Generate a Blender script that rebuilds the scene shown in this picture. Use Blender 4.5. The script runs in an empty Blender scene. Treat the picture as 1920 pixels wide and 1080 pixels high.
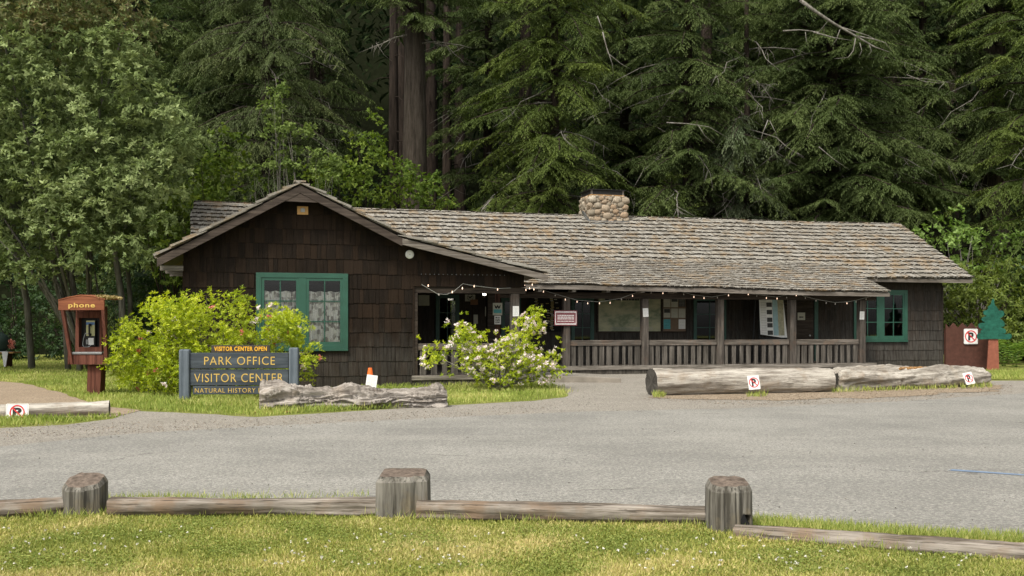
import bpy, math, random
import numpy as np
from mathutils import Vector, Matrix, noise as mn
R = math.radians
sc = bpy.context.scene
col = sc.collection

# ------------------------------------------------------------ camera, sky, sun, exposure
F, HZ, EYE = 1863.3, 611.6, 1.6
cd = bpy.data.cameras.new('camera'); cam = bpy.data.objects.new('camera', cd); col.objects.link(cam)
cam.location = (0, 0, EYE); cam.rotation_euler = (R(90), 0, 0)
cd.sensor_width = 36; cd.lens = F/1920*36; cd.shift_y = (HZ-540)/1920
cd.clip_start = .1; cd.clip_end = 1000
sc.camera = cam
wd = bpy.data.worlds.new('World'); sc.world = wd; wd.use_nodes = True
SUN_EL, SUN_AZ = R(54), R(208)          # azimuth clockwise from +Y (from behind the camera, to the left)
nt = wd.node_tree; nt.nodes.clear()
wo = nt.nodes.new('ShaderNodeOutputWorld'); bg = nt.nodes.new('ShaderNodeBackground'); sk = nt.nodes.new('ShaderNodeTexSky')
sk.sky_type = 'NISHITA'; sk.sun_disc = False; sk.sun_elevation = SUN_EL; sk.sun_rotation = SUN_AZ
sk.air_density = 1.0; sk.dust_density = 4.0; sk.ozone_density = .6
hs = nt.nodes.new('ShaderNodeHueSaturation'); hs.inputs['Saturation'].default_value = .12
nt.links.new(sk.outputs[0], hs.inputs['Color']); nt.links.new(hs.outputs[0], bg.inputs[0])
bg.inputs[1].default_value = .13; nt.links.new(bg.outputs[0], wo.inputs[0])
sl = bpy.data.lights.new('sun', 'SUN'); so = bpy.data.objects.new('sun', sl); col.objects.link(so)
sl.energy = 2.0; sl.angle = R(12); sl.color = (1, .93, .80)
dsun = Vector((math.sin(SUN_AZ)*math.cos(SUN_EL), math.cos(SUN_AZ)*math.cos(SUN_EL), math.sin(SUN_EL)))
so.rotation_euler = dsun.to_track_quat('Z', 'Y').to_euler(); so.location = (-20, -20, 40)
sc.view_settings.view_transform = 'Standard'; sc.view_settings.look = 'None'
sc.view_settings.exposure = .8; sc.view_settings.gamma = 1
try:
    sc.cycles.max_bounces = 6; sc.cycles.diffuse_bounces = 3; sc.cycles.transparent_max_bounces = 8; sc.cycles.use_denoising = True
except Exception: pass

# ------------------------------------------------------------ helpers
rng = np.random.default_rng(7); random.seed(7)
def G(x, y, z=0):                        # ground point seen at a photo pixel
    Y = (EYE-z)*F/(y-HZ); return Vector(((x-960)/F*Y, Y, z))
def at(x, y, Y): return Vector(((x-960)/F*Y, Y, EYE-(y-HZ)/F*Y))
TH = .2557; OX, OY = -8.3259, 25.2028; CT, ST = math.cos(TH), math.sin(TH)
def Wp(u, v, z): return Vector((OX+u*CT-v*ST, OY+u*ST+v*CT, z))   # building frame -> world
def iv(x, y, v):                         # pixel on the building plane v -> (u, z)
    t = (x-960)/F; X0 = OX-v*ST; Y0 = OY+v*CT
    u = (t*Y0-X0)/(CT-t*ST); return u, EYE-(y-HZ)/F*(Y0+u*ST)
def tag(o, label=None, cat=None, group=None, kind=None):
    if label: o['label'] = label
    if cat: o['category'] = cat
    if group: o['group'] = group
    if kind: o['kind'] = kind
    return o
def thing(name, label, cat, loc=(0, 0, 0), rz=0, group=None):
    o = bpy.data.objects.new(name, None); col.objects.link(o); o.location = loc; o.rotation_euler = (0, 0, rz)
    o.empty_display_size = .2
    return tag(o, label, cat, group)
def mesh_obj(name, verts, faces, mat, parent=None, loc=None, rot=None, rnd=None, smooth=False):
    me = bpy.data.meshes.new(name); me.from_pydata(verts, [], faces)
    if rnd is not None:
        a = me.attributes.new('rnd', 'FLOAT', 'POINT'); a.data.foreach_set('value', np.asarray(rnd, np.float32))
    me.materials.append(mat)
    if smooth: me.polygons.foreach_set('use_smooth', [True]*len(me.polygons))
    me.update()
    o = bpy.data.objects.new(name, me); col.objects.link(o)
    if parent: o.parent = parent
    if loc is not None: o.location = loc
    if rot is not None: o.rotation_euler = rot
    return o
class MB:
    def __init__(s): s.v = []; s.f = []; s.r = []
    def add(s, vs, fs, r=None):
        n = len(s.v); s.v += [tuple(p) for p in vs]; s.f += [tuple(i+n for i in f) for f in fs]
        r = random.random() if r is None else r; s.r += [r]*len(vs)
    def hexa(s, p, r=None):              # 8 points: bottom 4 ccw, top 4
        s.add(p, [(3, 2, 1, 0), (4, 5, 6, 7), (0, 1, 5, 4), (1, 2, 6, 5), (2, 3, 7, 6), (3, 0, 4, 7)], r)
    def box(s, a, b, r=None):
        (x0, y0, z0), (x1, y1, z1) = a, b
        s.hexa([(x0, y0, z0), (x1, y0, z0), (x1, y1, z0), (x0, y1, z0), (x0, y0, z1), (x1, y0, z1), (x1, y1, z1), (x0, y1, z1)], r)
    def prism(s, poly, d0, d1, plane='xz', r=None):   # polygon extruded between d0 and d1 along the third axis
        n = len(poly)
        if plane == 'xz': A = [(x, d0, z) for x, z in poly]; B = [(x, d1, z) for x, z in poly]
        elif plane == 'xy': A = [(x, y, d0) for x, y in poly]; B = [(x, y, d1) for x, y in poly]
        else: A = [(d0, y, z) for y, z in poly]; B = [(d1, y, z) for y, z in poly]
        s.add(A+B, [tuple(range(n))[::-1], tuple(range(n, 2*n))]+[(i, (i+1) % n, n+(i+1) % n, n+i) for i in range(n)], r)
    def tube(s, path, rad, n=8, r=None, cap=True):
        path = [Vector(p) for p in path]; m = len(path)
        if not hasattr(rad, '__len__'): rad = [rad]*m
        vs = []; fs = []; ref = None
        for i, p in enumerate(path):
            t = (path[min(i+1, m-1)]-path[max(i-1, 0)])
            t = t.normalized() if t.length > 1e-9 else Vector((0, 0, 1))
            if ref is None: ref = Vector((1, 0, 0)) if abs(t.x) < .9 else Vector((0, 1, 0))
            a = (ref-t*ref.dot(t)).normalized(); b = t.cross(a); ref = a
            for k in range(n):
                an = 2*math.pi*k/n; vs.append(p+(a*math.cos(an)+b*math.sin(an))*rad[i])
        for i in range(m-1):
            for k in range(n): fs.append((i*n+k, i*n+(k+1) % n, (i+1)*n+(k+1) % n, (i+1)*n+k))
        if cap: fs += [tuple(range(n))[::-1], tuple((m-1)*n+k for k in range(n))]
        s.add(vs, fs, r)
    def lathe(s, c, prof, n=16, r=None):   # prof: (radius, z)
        s.tube([(c[0], c[1], c[2]+z) for _, z in prof], [q for q, _ in prof], n, r)
    def build(s, name, mat, parent=None, loc=None, rot=None, smooth=False, bevel=0):
        o = mesh_obj(name, s.v, s.f, mat, parent, loc, rot, s.r, smooth)
        if bevel:
            m = o.modifiers.new('bevel', 'BEVEL'); m.width = bevel; m.segments = 2; m.limit_method = 'ANGLE'
        return o
def bx(name, a, b, mat, parent=None, bevel=0, loc=None, rot=None):
    m = MB(); m.box(a, b); return m.build(name, mat, parent, loc, rot, bevel=bevel)
def copy_tree(o, parent=None):
    c = o.copy(); col.objects.link(c); c.parent = parent
    for ch in list(o.children): copy_tree(ch, c)
    return c
def quads(name, P, D, U, L, W, mat, parent=None, rnd=None, bend=0., curl=0.):
    """N leaf-shaped quads: base P, direction D, up-normal U, length L, width W"""
    N = len(P); D = D/np.maximum(np.linalg.norm(D, axis=1, keepdims=True), 1e-9)
    S = np.cross(D, U); S /= np.maximum(np.linalg.norm(S, axis=1, keepdims=True), 1e-9)
    Nn = np.cross(S, D); L = np.broadcast_to(L, N)[:, None]; W = np.broadcast_to(W, N)[:, None]
    V = np.empty((N, 4, 3), np.float32)
    V[:, 0] = P; mid = P+D*L*.5
    V[:, 1] = mid+S*W*.5+Nn*curl*W; V[:, 2] = P+D*L-Nn*bend*L; V[:, 3] = mid-S*W*.5+Nn*curl*W
    me = bpy.data.meshes.new(name)
    me.vertices.add(N*4); me.vertices.foreach_set('co', V.ravel())
    me.loops.add(N*4); me.loops.foreach_set('vertex_index', np.arange(N*4, dtype=np.int32))
    me.polygons.add(N); me.polygons.foreach_set('loop_start', np.arange(0, N*4, 4, dtype=np.int32))
    try: me.polygons.foreach_set('loop_total', np.full(N, 4, np.int32))
    except Exception: pass
    a = me.attributes.new('rnd', 'FLOAT', 'POINT')
    if rnd is None: rnd = rng.random(N)
    a.data.foreach_set('value', np.repeat(rnd, 4).astype(np.float32))
    me.materials.append(mat); me.update(calc_edges=True)
    o = bpy.data.objects.new(name, me); col.objects.link(o)
    if parent: o.parent = parent
    return o
def unit(n):
    v = rng.normal(size=(n, 3)); return v/np.linalg.norm(v, axis=1, keepdims=True)

# ------------------------------------------------------------ materials
class NT:
    def __init__(s, name):
        s.m = bpy.data.materials.new(name); s.m.use_nodes = True; s.t = s.m.node_tree
        s.b = s.t.nodes['Principled BSDF']; s.out = s.t.nodes['Material Output']
    def n(s, typ, **kw):
        x = s.t.nodes.new(typ)
        for k, v in kw.items():
            if k in x.inputs: x.inputs[k].default_value = v
            else: setattr(x, k, v)
        return x
    def l(s, a, b): s.t.links.new(a, b)
    def coord(s, scale=(1, 1, 1), obj=True):
        tc = s.n('ShaderNodeTexCoord'); mp = s.n('ShaderNodeMapping'); mp.inputs['Scale'].default_value = scale
        s.l(tc.outputs['Object' if obj else 'Generated'], mp.inputs[0]); return mp.outputs[0]
    def noise(s, vec, scale, detail=6, rough=.6):
        x = s.n('ShaderNodeTexNoise', Scale=scale, Detail=detail, Roughness=rough); s.l(vec, x.inputs['Vector']); return x.outputs[0]
    def ramp(s, fac, stops):
        r = s.n('ShaderNodeValToRGB'); e = r.color_ramp.elements
        while len(e) < len(stops): e.new(.5)
        for i, (p, c) in enumerate(stops):
            e[i].position = p; c = (c, c, c) if not hasattr(c, '__len__') else c; e[i].color = (*c, 1)
        s.l(fac, r.inputs[0]); return r.outputs[0]
    def mix(s, fac, a, b, mode='MIX'):
        x = s.n('ShaderNodeMix', data_type='RGBA', blend_type=mode)
        for i, q in ((0, fac), (6, a), (7, b)):
            if hasattr(q, 'is_linked'): s.l(q, x.inputs[i])
            else: x.inputs[i].default_value = q if i == 0 else (*q, 1)
        return x.outputs[2]
    def attr(s): return s.n('ShaderNodeAttribute', attribute_name='rnd').outputs['Fac']
    def bump(s, h, strength=.5, dist=.02):
        x = s.n('ShaderNodeBump', Strength=strength, Distance=dist); s.l(h, x.inputs['Height']); s.l(x.outputs[0], s.b.inputs['Normal'])
    def base(s, c, rough=.8, spec=.3):
        if hasattr(c, 'is_linked'): s.l(c, s.b.inputs['Base Color'])
        else: s.b.inputs['Base Color'].default_value = (*c, 1)
        s.b.inputs['Roughness'].default_value = rough; s.b.inputs['Specular IOR Level'].default_value = spec; return s.m
def wood(name, c1, c2, axis='x', g=14, bump=.5, stain=None, rough=.85, crack=True):
    """weathered wood: grain runs along axis, tone varies per board (attribute rnd)"""
    m = NT(name); sc_ = {'x': (.06, 1, 1), 'y': (1, .06, 1), 'z': (1, 1, .06)}[axis]
    vec = m.coord(sc_); gr = m.noise(vec, g, 8, .65); c = m.ramp(gr, [(.40, c1), (.60, c2)])
    v2 = m.coord(); big = m.noise(v2, 1.3, 4)
    c = m.mix(m.ramp(big, [(.35, .0), (.75, .55)]), c, tuple(x*.6 for x in c1))
    c = m.mix(.55, c, m.ramp(m.attr(), [(0, .6), (1, 1.)]), 'MULTIPLY')
    if stain: c = m.mix(m.ramp(m.noise(v2, 3.1, 5), [(.5, 0), (.68, .8)]), c, stain)
    if crack:
        fine = m.noise(m.coord(tuple(q*(.5 if q < 1 else 1) for q in sc_)), g*3.2, 3, .7)
        c = m.mix(m.ramp(fine, [(.55, 0), (.64, .85)]), c, tuple(x*.35 for x in c1))
    m.bump(gr, bump, .015); return m.base(c, rough, .2)
def plain(name, c, rough=.6, spec=.3, metal=0, var=.12, scale=8):
    m = NT(name); n_ = m.noise(m.coord(), scale, 5)
    cc = m.mix(m.ramp(n_, [(.3, 0), (.8, 1)]), c, tuple(max(0, x*(1-var*2.2)) for x in c))
    m.b.inputs['Metallic'].default_value = metal; return m.base(cc, rough, spec)
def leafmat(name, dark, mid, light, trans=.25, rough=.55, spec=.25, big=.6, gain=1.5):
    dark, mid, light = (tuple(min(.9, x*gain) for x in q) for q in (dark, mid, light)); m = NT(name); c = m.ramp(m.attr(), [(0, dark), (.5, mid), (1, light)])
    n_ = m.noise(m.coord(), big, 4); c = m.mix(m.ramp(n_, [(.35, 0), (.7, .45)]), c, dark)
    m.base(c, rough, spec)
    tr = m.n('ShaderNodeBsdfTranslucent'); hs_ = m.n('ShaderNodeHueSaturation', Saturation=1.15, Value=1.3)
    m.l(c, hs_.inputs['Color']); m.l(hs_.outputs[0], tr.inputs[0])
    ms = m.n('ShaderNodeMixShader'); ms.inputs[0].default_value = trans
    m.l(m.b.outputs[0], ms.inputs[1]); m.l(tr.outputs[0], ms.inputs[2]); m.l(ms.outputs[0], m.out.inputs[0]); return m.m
def emit(name, c, s):
    m = NT(name); m.base(c); m.b.inputs['Emission Color'].default_value = (*c, 1); m.b.inputs['Emission Strength'].default_value = s; return m.m
M = {}
M['shingle'] = None
def shingle_mat(name='dark_stained_shingles', weather=0.):
    m = NT(name); r = m.attr()
    c = m.ramp(r, [(0, (.0105, .0078, .0057)), (.4, (.012, .0085, .006)), (.75, (.019, .012, .0075)), (1, (.021, .0140, .0095))])
    gr = m.noise(m.coord((1, 1, .05)), 22, 6, .7)
    c = m.mix(m.ramp(gr, [(.45, 0), (.75, .4)]), c, (.040, .027, .018))
    tc = m.n('ShaderNodeTexCoord'); sp = m.n('ShaderNodeSeparateXYZ'); m.l(tc.outputs['Object'], sp.inputs[0])
    wp = m.noise(m.coord((1, 1, .5)), 2.2, 4)
    ad = m.n('ShaderNodeMath', operation='SUBTRACT'); m.l(sp.outputs[2], ad.inputs[0])
    m2 = m.n('ShaderNodeMath', operation='MULTIPLY'); m.l(wp, m2.inputs[0]); m2.inputs[1].default_value = 1.6; m.l(m2.outputs[0], ad.inputs[1])
    low = m.ramp(ad.outputs[0], [(-.3, .38+weather*.6), (.7+weather*3, weather*.5)])
    gr2 = m.noise(m.coord((1, 1, .04)), 30, 5, .75)
    c = m.mix(m.mix(1, low, m.ramp(gr2, [(.35, .15), (.65, 1)]), 'MULTIPLY'), c, (.10, .095, .085))   # splash-back weathering near the ground
    m.bump(gr, .6, .01); return m.base(c, .85, .1)
M['shingle'] = shingle_mat(); M['shingle_grey'] = shingle_mat('grey_weathered_shingles', .7)
def shake_mat():
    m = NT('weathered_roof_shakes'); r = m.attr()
    c = m.ramp(r, [(0, (.035, .03, .025)), (.06, (.18, .164, .137)), (.5, (.25, .232, .198)), (1, (.34, .322, .285))])  # first stop is for butt faces: course shadow put into the colour
    v = m.coord(); gr = m.noise(m.coord((1, 1, 1)), 26, 6, .7)
    c = m.mix(m.ramp(gr, [(.35, .5), (.6, 0)]), c, (.08, .07, .058))
    c = m.mix(m.ramp(m.noise(v, 1.3, 8, .78), [(.51, 0), (.62, .65)]), c, (.26, .175, .09))     # orange lichen and moss
    c = m.mix(m.ramp(m.noise(v, 4.2, 4, .7), [(.62, 0), (.72, .6)]), c, (.13, .13, .075))
    m.bump(gr, .7, .02); return m.base(c, .95, .1)
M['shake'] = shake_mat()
M['grey_wood'] = wood('silvered_wood', (.13, .115, .095), (.29, .26, .225), 'x')
M['grey_wood_z'] = wood('silvered_wood_upright', (.085, .073, .06), (.20, .175, .15), 'z')
M['grey_wood_y'] = wood('silvered_wood_deep', (.13, .115, .095), (.29, .26, .225), 'y')
M['rail_wood'] = wood('brown_grey_rail', (.08, .068, .055), (.20, .175, .15), 'x', stain=(.15, .105, .075))
M['post_wood'] = wood('brown_grey_post', (.055, .047, .04), (.15, .13, .11), 'z', stain=(.085, .06, .045))
M['baluster'] = wood('baluster_wood', (.07, .062, .052), (.17, .152, .13), 'z')
M['beam'] = wood('dark_beam', (.028, .021, .016), (.065, .05, .038), 'x')
M['barge'] = wood('barge_board', (.05, .038, .03), (.105, .082, .066), 'x')
M['fascia'] = wood('eave_fascia', (.13, .11, .09), (.25, .22, .19), 'x')
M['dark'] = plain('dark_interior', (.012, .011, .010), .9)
M['deck'] = wood('porch_deck', (.07, .06, .05), (.14, .12, .10), 'x')
M['skirt'] = wood('skirt_board', (.05, .044, .036), (.12, .108, .09), 'z')
M['green'] = plain('green_paint', (.026, .092, .062), .45, .4, var=.15, scale=3)
M['green_dark'] = plain('green_paint_door', (.022, .075, .055), .5, .4, var=.15)
def glass_mat():
    m = NT('window_glass'); g = m.n('ShaderNodeBsdfGlossy', Roughness=.02); t = m.n('ShaderNodeBsdfTransparent'); fr = m.n('ShaderNodeFresnel', IOR=1.5)
    t.inputs[0].default_value = (.97, .98, .97, 1); ms = m.n('ShaderNodeMixShader')
    m.l(fr.outputs[0], ms.inputs[0]); m.l(t.outputs[0], ms.inputs[1]); m.l(g.outputs[0], ms.inputs[2]); m.l(ms.outputs[0], m.out.inputs[0]); return m.m
M['glass'] = glass_mat()
def curtain_mat():
    m = NT('printed_curtain'); v = m.coord((13, 1, 9)); vo = m.n('ShaderNodeTexVoronoi', distance='CHEBYCHEV', Scale=1.1); m.l(v, vo.inputs['Vector'])
    c = m.ramp(vo.outputs['Color'], [(.34, (.42, .39, .37)), (.44, (.80, .76, .74)), (.6, (.95, .92, .90))])
    n_ = m.noise(m.coord((60, 1, 25)), 1.4, 3, .8); c = m.mix(m.ramp(n_, [(.38, .42), (.50, 0)]), c, (.15, .14, .13)); return m.base(c, .9, .1)
M['curtain'] = curtain_mat()
M['paper'] = plain('white_paper', (.72, .72, .69), .8, var=.06)
M['paper_dim'] = plain('aged_paper', (.45, .44, .36), .8, var=.12)
M['ink'] = plain('dark_ink', (.03, .03, .03), .8)
M['white'] = plain('white_enamel', (.78, .78, .76), .4, .4, var=.05)
M['red'] = plain('sign_red', (.62, .035, .04), .45, .4)
M['maroon'] = plain('maroon_sign', (.19, .05, .06), .5, .4)
M['fence_brown'] = plain('brown_fence_paint', (.085, .036, .025), .7, .2, var=.2)
M['cut_green'] = plain('green_cutout_paint', (.020, .115, .080), .75, .15, var=.3)
M['cut_brown'] = plain('terracotta_paint', (.27, .095, .06), .7, .2, var=.18)
M['redwood_paint'] = wood('brown_red_paint', (.10, .035, .022), (.17, .065, .042), 'z', crack=True)
M['redwood_paint_x'] = wood('brown_red_header', (.22, .075, .038), (.31, .115, .055), 'x', crack=True)
M['sign_slate'] = wood('slate_grey_sign_wood', (.045, .055, .064), (.10, .118, .132), 'x', g=10, crack=False)
M['sign_slate_z'] = wood('slate_grey_post_wood', (.07, .088, .105), (.14, .165, .19), 'z', g=8, crack=False)
M['yellow'] = plain('yellow_lettering', (.60, .40, .10), .6)
M['yellow2'] = plain('bright_yellow_lettering', (.80, .42, .03), .5)
M['sign_brown'] = plain('dark_brown_sign', (.045, .038, .032), .6)
M['orange'] = plain('cone_orange', (.85, .16, .02), .5, .4)
M['bulb'] = emit('lit_bulb', (1, .70, .50), .9)
M['bulb_off'] = plain('clear_bulb', (.6, .55, .5), .15, .6)
M['wire'] = plain('light_wire', (.35, .35, .32), .6)
M['lamp'] = emit('porch_lamp_glow', (1, .93, .78), 5)
M['ply'] = plain('new_plywood', (.72, .42, .17), .7)
M['metal'] = plain('grey_metal', (.28, .29, .29), .35, .5, metal=.8)
M['black'] = plain('black_metal', (.012, .012, .012), .5)
M['mesh'] = plain('chimney_screen', (.03, .028, .026), .7)
M['moss'] = plain('dry_moss', (.23, .17, .07), .95, .1, var=.3, scale=20)
M['concrete'] = plain('pale_concrete', (.27, .24, .20), .9, .1, var=.2, scale=3)
M['cloth'] = plain('grey_cloth', (.50, .50, .52), .9)
M['blue'] = plain('faded_blue_paint', (.17, .235, .33), .8)
def stone_mat():
    m = NT('river_stone'); c = m.ramp(m.attr(), [(0, (.22, .19, .145)), (.45, (.34, .295, .23)), (.8, (.33, .235, .155)), (1, (.44, .39, .31))])
    n_ = m.noise(m.coord(), 14, 6, .7); c = m.mix(m.ramp(n_, [(.4, .7), (.6, 0)]), c, (.15, .12, .085)); m.bump(n_, .5, .02); return m.base(c, .9, .1)
M['stone'] = stone_mat()
def drift_mat(name, lo, hi, stain, g=7, rot=0):
    m = NT(name); v = m.coord((.10, 1, 1)); v.node.inputs['Rotation'].default_value = (0, R(rot), 0); wv = m.noise(v, g, 9, .72); c = m.ramp(wv, [(.33, lo), (.48, tuple((a+b)/2 for a, b in zip(lo, hi))), (.62, hi)])
    fine = m.noise(m.coord((.07, 1, 1)), g*6, 5, .8); c = m.mix(m.ramp(fine, [(.52, 0), (.68, .8)]), c, tuple(x*.45 for x in lo))
    c = m.mix(m.ramp(m.noise(m.coord(), 2.2, 4), [(.55, 0), (.72, .6)]), c, stain); m.bump(wv, 1, .05); return m.base(c, .9, .1)
M['drift'] = drift_mat('driftwood_grain', (.10, .08, .062), (.46, .42, .375), (.28, .23, .18))
M['log'] = drift_mat('weathered_log', (.10, .08, .06), (.50, .465, .405), (.24, .18, .12), 6, 13)
M['log_end'] = plain('log_end_grain', (.085, .078, .068), .95, .1, var=.3, scale=6)
M['log_fresh'] = plain('split_orange_wood', (.42, .24, .10), .9, .1, var=.3, scale=9)
M['frontpost'] = wood('hewn_post_wood', (.08, .072, .058), (.31, .29, .25), 'z', g=14, bump=.9, stain=(.17, .14, .09))
M['frontrail'] = wood('hewn_rail_wood', (.12, .095, .07), (.42, .375, .32), 'x', g=17, bump=.9, stain=(.19, .13, .085))
M['posttop'] = plain('post_end_grain', (.19, .15, .12), .95, .1, var=.4, scale=22)
def bark(name, a, b):
    m = NT(name); n_ = m.noise(m.coord((1, 1, .12)), 7, 8, .7); c = m.ramp(n_, [(.35, a), (.65, b)]); m.bump(n_, 1, .08); return m.base(c, .95, .1)
M['bark'] = bark('redwood_bark', (.020, .016, .012), (.070, .058, .046))
M['bark_dark'] = bark('dark_bark', (.016, .012, .010), (.05, .038, .03))  # darker bark tone used for most trunks
M['bark_pale'] = bark('pale_oak_bark', (.07, .065, .055), (.20, .19, .165))
M['twig'] = bark('lichened_twig', (.10, .09, .075), (.26, .245, .215))
M['needle'] = leafmat('hemlock_needles', (.022, .032, .012), (.048, .068, .022), (.095, .120, .042), .25, .7, .1)
M['needle_b'] = leafmat('spruce_needles', (.026, .040, .011), (.058, .080, .020), (.115, .145, .036), .25, .7, .1)
M['needle_r'] = leafmat('redwood_needles', (.034, .046, .020), (.07, .09, .036), (.12, .14, .055), .25, .7, .1)
M['needle_g'] = leafmat('grey_lichen_needles', (.045, .065, .035), (.085, .105, .055), (.15, .17, .10), .2, .7, .1)
M['leaf_oak'] = leafmat('tanoak_leaves', (.04, .058, .02), (.110, .138, .055), (.185, .215, .10), .3, .8, .08, gain=2.1)
M['leaf_oak_tip'] = leafmat('tanoak_new_leaves', (.07, .085, .03), (.13, .125, .05), (.18, .14, .07), .25)
M['leaf_maple'] = leafmat('maple_leaves', (.035, .060, .012), (.085, .125, .022), (.17, .21, .04), .35, .7, .1)
M['leaf_alder'] = leafmat('young_alder_leaves', (.05, .08, .02), (.11, .15, .04), (.18, .23, .07), .3, .7, .1)
M['leaf_pale'] = leafmat('pale_green_leaves', (.07, .12, .025), (.14, .21, .05), (.22, .30, .09), .4)
M['leaf_dark'] = leafmat('understory_leaves', (.012, .026, .010), (.026, .050, .016), (.05, .085, .024), .25)
M['leaf_azalea'] = leafmat('azalea_leaves', (.09, .13, .016), (.29, .345, .032), (.50, .51, .08), .45, .5, .3, 2.2, gain=1.55)
M['leaf_rhodo'] = leafmat('rhododendron_leaves', (.04, .06, .012), (.09, .12, .022), (.16, .19, .04), .3)
M['fern'] = leafmat('fern_fronds', (.035, .07, .012), (.08, .14, .02), (.14, .20, .035), .35)
M['flower'] = leafmat('white_pink_petals', (.70, .55, .53), (.86, .79, .78), (.92, .90, .88), .3, gain=1)
M['flower_pink'] = leafmat('coral_petals', (.55, .14, .10), (.70, .28, .22), (.78, .48, .40), .3, gain=1)
M['clover'] = leafmat('clover_heads', (.55, .52, .45), (.7, .68, .6), (.8, .78, .72), .2, gain=1)
M['weed'] = leafmat('clover_leaves', (.08, .115, .022), (.16, .19, .045), (.25, .27, .08), .3, .6, .15, .8, gain=1.5)
M['grass'] = leafmat('grass_blades', (.10, .125, .028), (.225, .225, .058), (.39, .32, .155), .3, .6, .2, .5, gain=1.85)
M['grass_far'] = leafmat('verge_grass', (.085, .12, .022), (.19, .225, .05), (.36, .33, .13), .3, .6, .2, .4, gain=1.75)

# ------------------------------------------------------------ ground, road, paths
def ground_mat():
    m = NT('meadow_soil'); v = m.coord()
    c = m.ramp(m.noise(v, 1.4, 8, .7), [(.3, (.13, .16, .032)), (.5, (.20, .22, .055)), (.7, (.28, .24, .11))])
    c = m.mix(m.ramp(m.noise(v, 60, 4, .8), [(.35, .7), (.6, 0)]), c, (.07, .08, .02))
    m.bump(m.noise(v, 90, 3), .5, .02); return m.base(c, 1, .05)
def gravel_mat(name, a, b, c3, s=70):
    m = NT(name); v = m.coord(); vo = m.n('ShaderNodeTexVoronoi', Scale=s); m.l(v, vo.inputs['Vector'])
    c = m.ramp(vo.outputs['Color'], [(.15, a), (.5, b), (.85, c3)])
    c = m.mix(m.ramp(m.noise(v, 30, 2, .9), [(.36, .6), (.5, 0)]), c, tuple(x*.6 for x in a))
    c = m.mix(m.ramp(m.noise(v, .9, 6, .7), [(.4, 0), (.7, .7)]), c, tuple(x*.72 for x in b))
    c = m.mix(m.ramp(m.noise(v, s*.35, 4, .8), [(.36, .6), (.5, 0)]), c, tuple(x*.5 for x in a))
    m.bump(vo.outputs['Distance'], .6, .012); return m.base(c, 1, .1)
def asphalt_mat():
    m = NT('worn_asphalt'); v = m.coord(); vo = m.n('ShaderNodeTexVoronoi', Scale=85); m.l(v, vo.inputs['Vector'])
    c = m.ramp(vo.outputs['Color'], [(.1, (.15, .146, .132)), (.5, (.23, .224, .202)), (.9, (.38, .37, .335))])
    c = m.mix(m.ramp(m.noise(v, .45, 7, .65), [(.38, 0), (.62, .85)]), c, (.165, .162, .148))
    c = m.mix(m.ramp(m.noise(m.coord((.12, 1, 1)), 1.1, 6, .7), [(.48, 0), (.66, .4)]), c, (.27, .26, .23))
    c = m.mix(m.ramp(m.noise(v, 28, 5, .85), [(.62, 0), (.74, .6)]), c, (.09, .085, .078))
    # meandering cracks: cell borders warped by noise, kept only here and there
    w = m.n('ShaderNodeVectorMath', operation='ADD'); nn = m.n('ShaderNodeTexNoise', Scale=.8, Detail=5); m.l(v, nn.inputs['Vector'])
    m.l(v, w.inputs[0]); m.l(nn.outputs['Color'], w.inputs[1]); v2 = m.n('ShaderNodeTexVoronoi', feature='DISTANCE_TO_EDGE', Scale=.33); m.l(w.outputs[0], v2.inputs['Vector'])
    line = m.ramp(v2.outputs[0], [(.002, 1), (.009, 0)]); keep = m.ramp(m.noise(v, .3, 2), [(.56, 0), (.62, .55)])
    c = m.mix(m.mix(1, line, keep, 'MULTIPLY'), c, (.05, .047, .043))
    sp_ = m.noise(v, 26, 3, .95); c = m.mix(m.ramp(sp_, [(.36, .6), (.48, 0)]), c, (.09, .084, .072)); c = m.mix(m.ramp(sp_, [(.53, 0), (.64, .6)]), c, (.44, .41, .36))
    c = m.mix(m.ramp(m.noise(m.coord((.05, 1, 1)), .8, 5, .6), [(.5, 0), (.7, .16)]), c, (.13, .125, .115)); c = m.mix(m.ramp(m.noise(v, .7, 3), [(.66, 0), (.74, .35)]), c, (.10, .095, .09))
    m.bump(vo.outputs['Distance'], .5, .008); return m.base(c, .92, .2)
M['ground'] = ground_mat(); M['asphalt'] = asphalt_mat()
M['gravel'] = gravel_mat('pale_gravel', (.17, .155, .13), (.30, .275, .235), (.44, .41, .36))
M['dirt'] = gravel_mat('trodden_dirt', (.22, .165, .115), (.32, .25, .175), (.40, .33, .25), 45)
M['duff'] = gravel_mat('brown_duff', (.19, .145, .10), (.30, .235, .165), (.40, .34, .26), 40)
M['forest_floor'] = plain('forest_floor', (.010, .012, .006), 1, .0, var=.3, scale=2)
def inpoly(px, py, poly):
    ins = np.zeros(len(px), bool); j = len(poly)-1
    for i in range(len(poly)):
        xi, yi = poly[i]; xj, yj = poly[j]
        cnd = ((yi > py) != (yj > py)) & (px < (xj-xi)*(py-yi)/(yj-yi+1e-12)+xi); ins ^= cnd; j = i
    return ins
def rough(poly, step=.35, amp=.12, seed=0):
    out = []
    for i in range(len(poly)):
        a = Vector(poly[i]).to_3d(); b = Vector(poly[(i+1) % len(poly)]).to_3d(); n = max(1, int((b-a).length/step)); n = min(n, 90)
        for k in range(n):
            p = a.lerp(b, k/n); w = amp*min(1, (b-a).length/3)
            out.append((p.x+mn.noise((p.x*.9+seed, p.y*.9, 3))*w*2, p.y+mn.noise((p.x*1.1, p.y*1.1+seed, 9))*w*2+mn.noise((p.x*5, p.y*5, seed))*w*.6))
    return out
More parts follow.
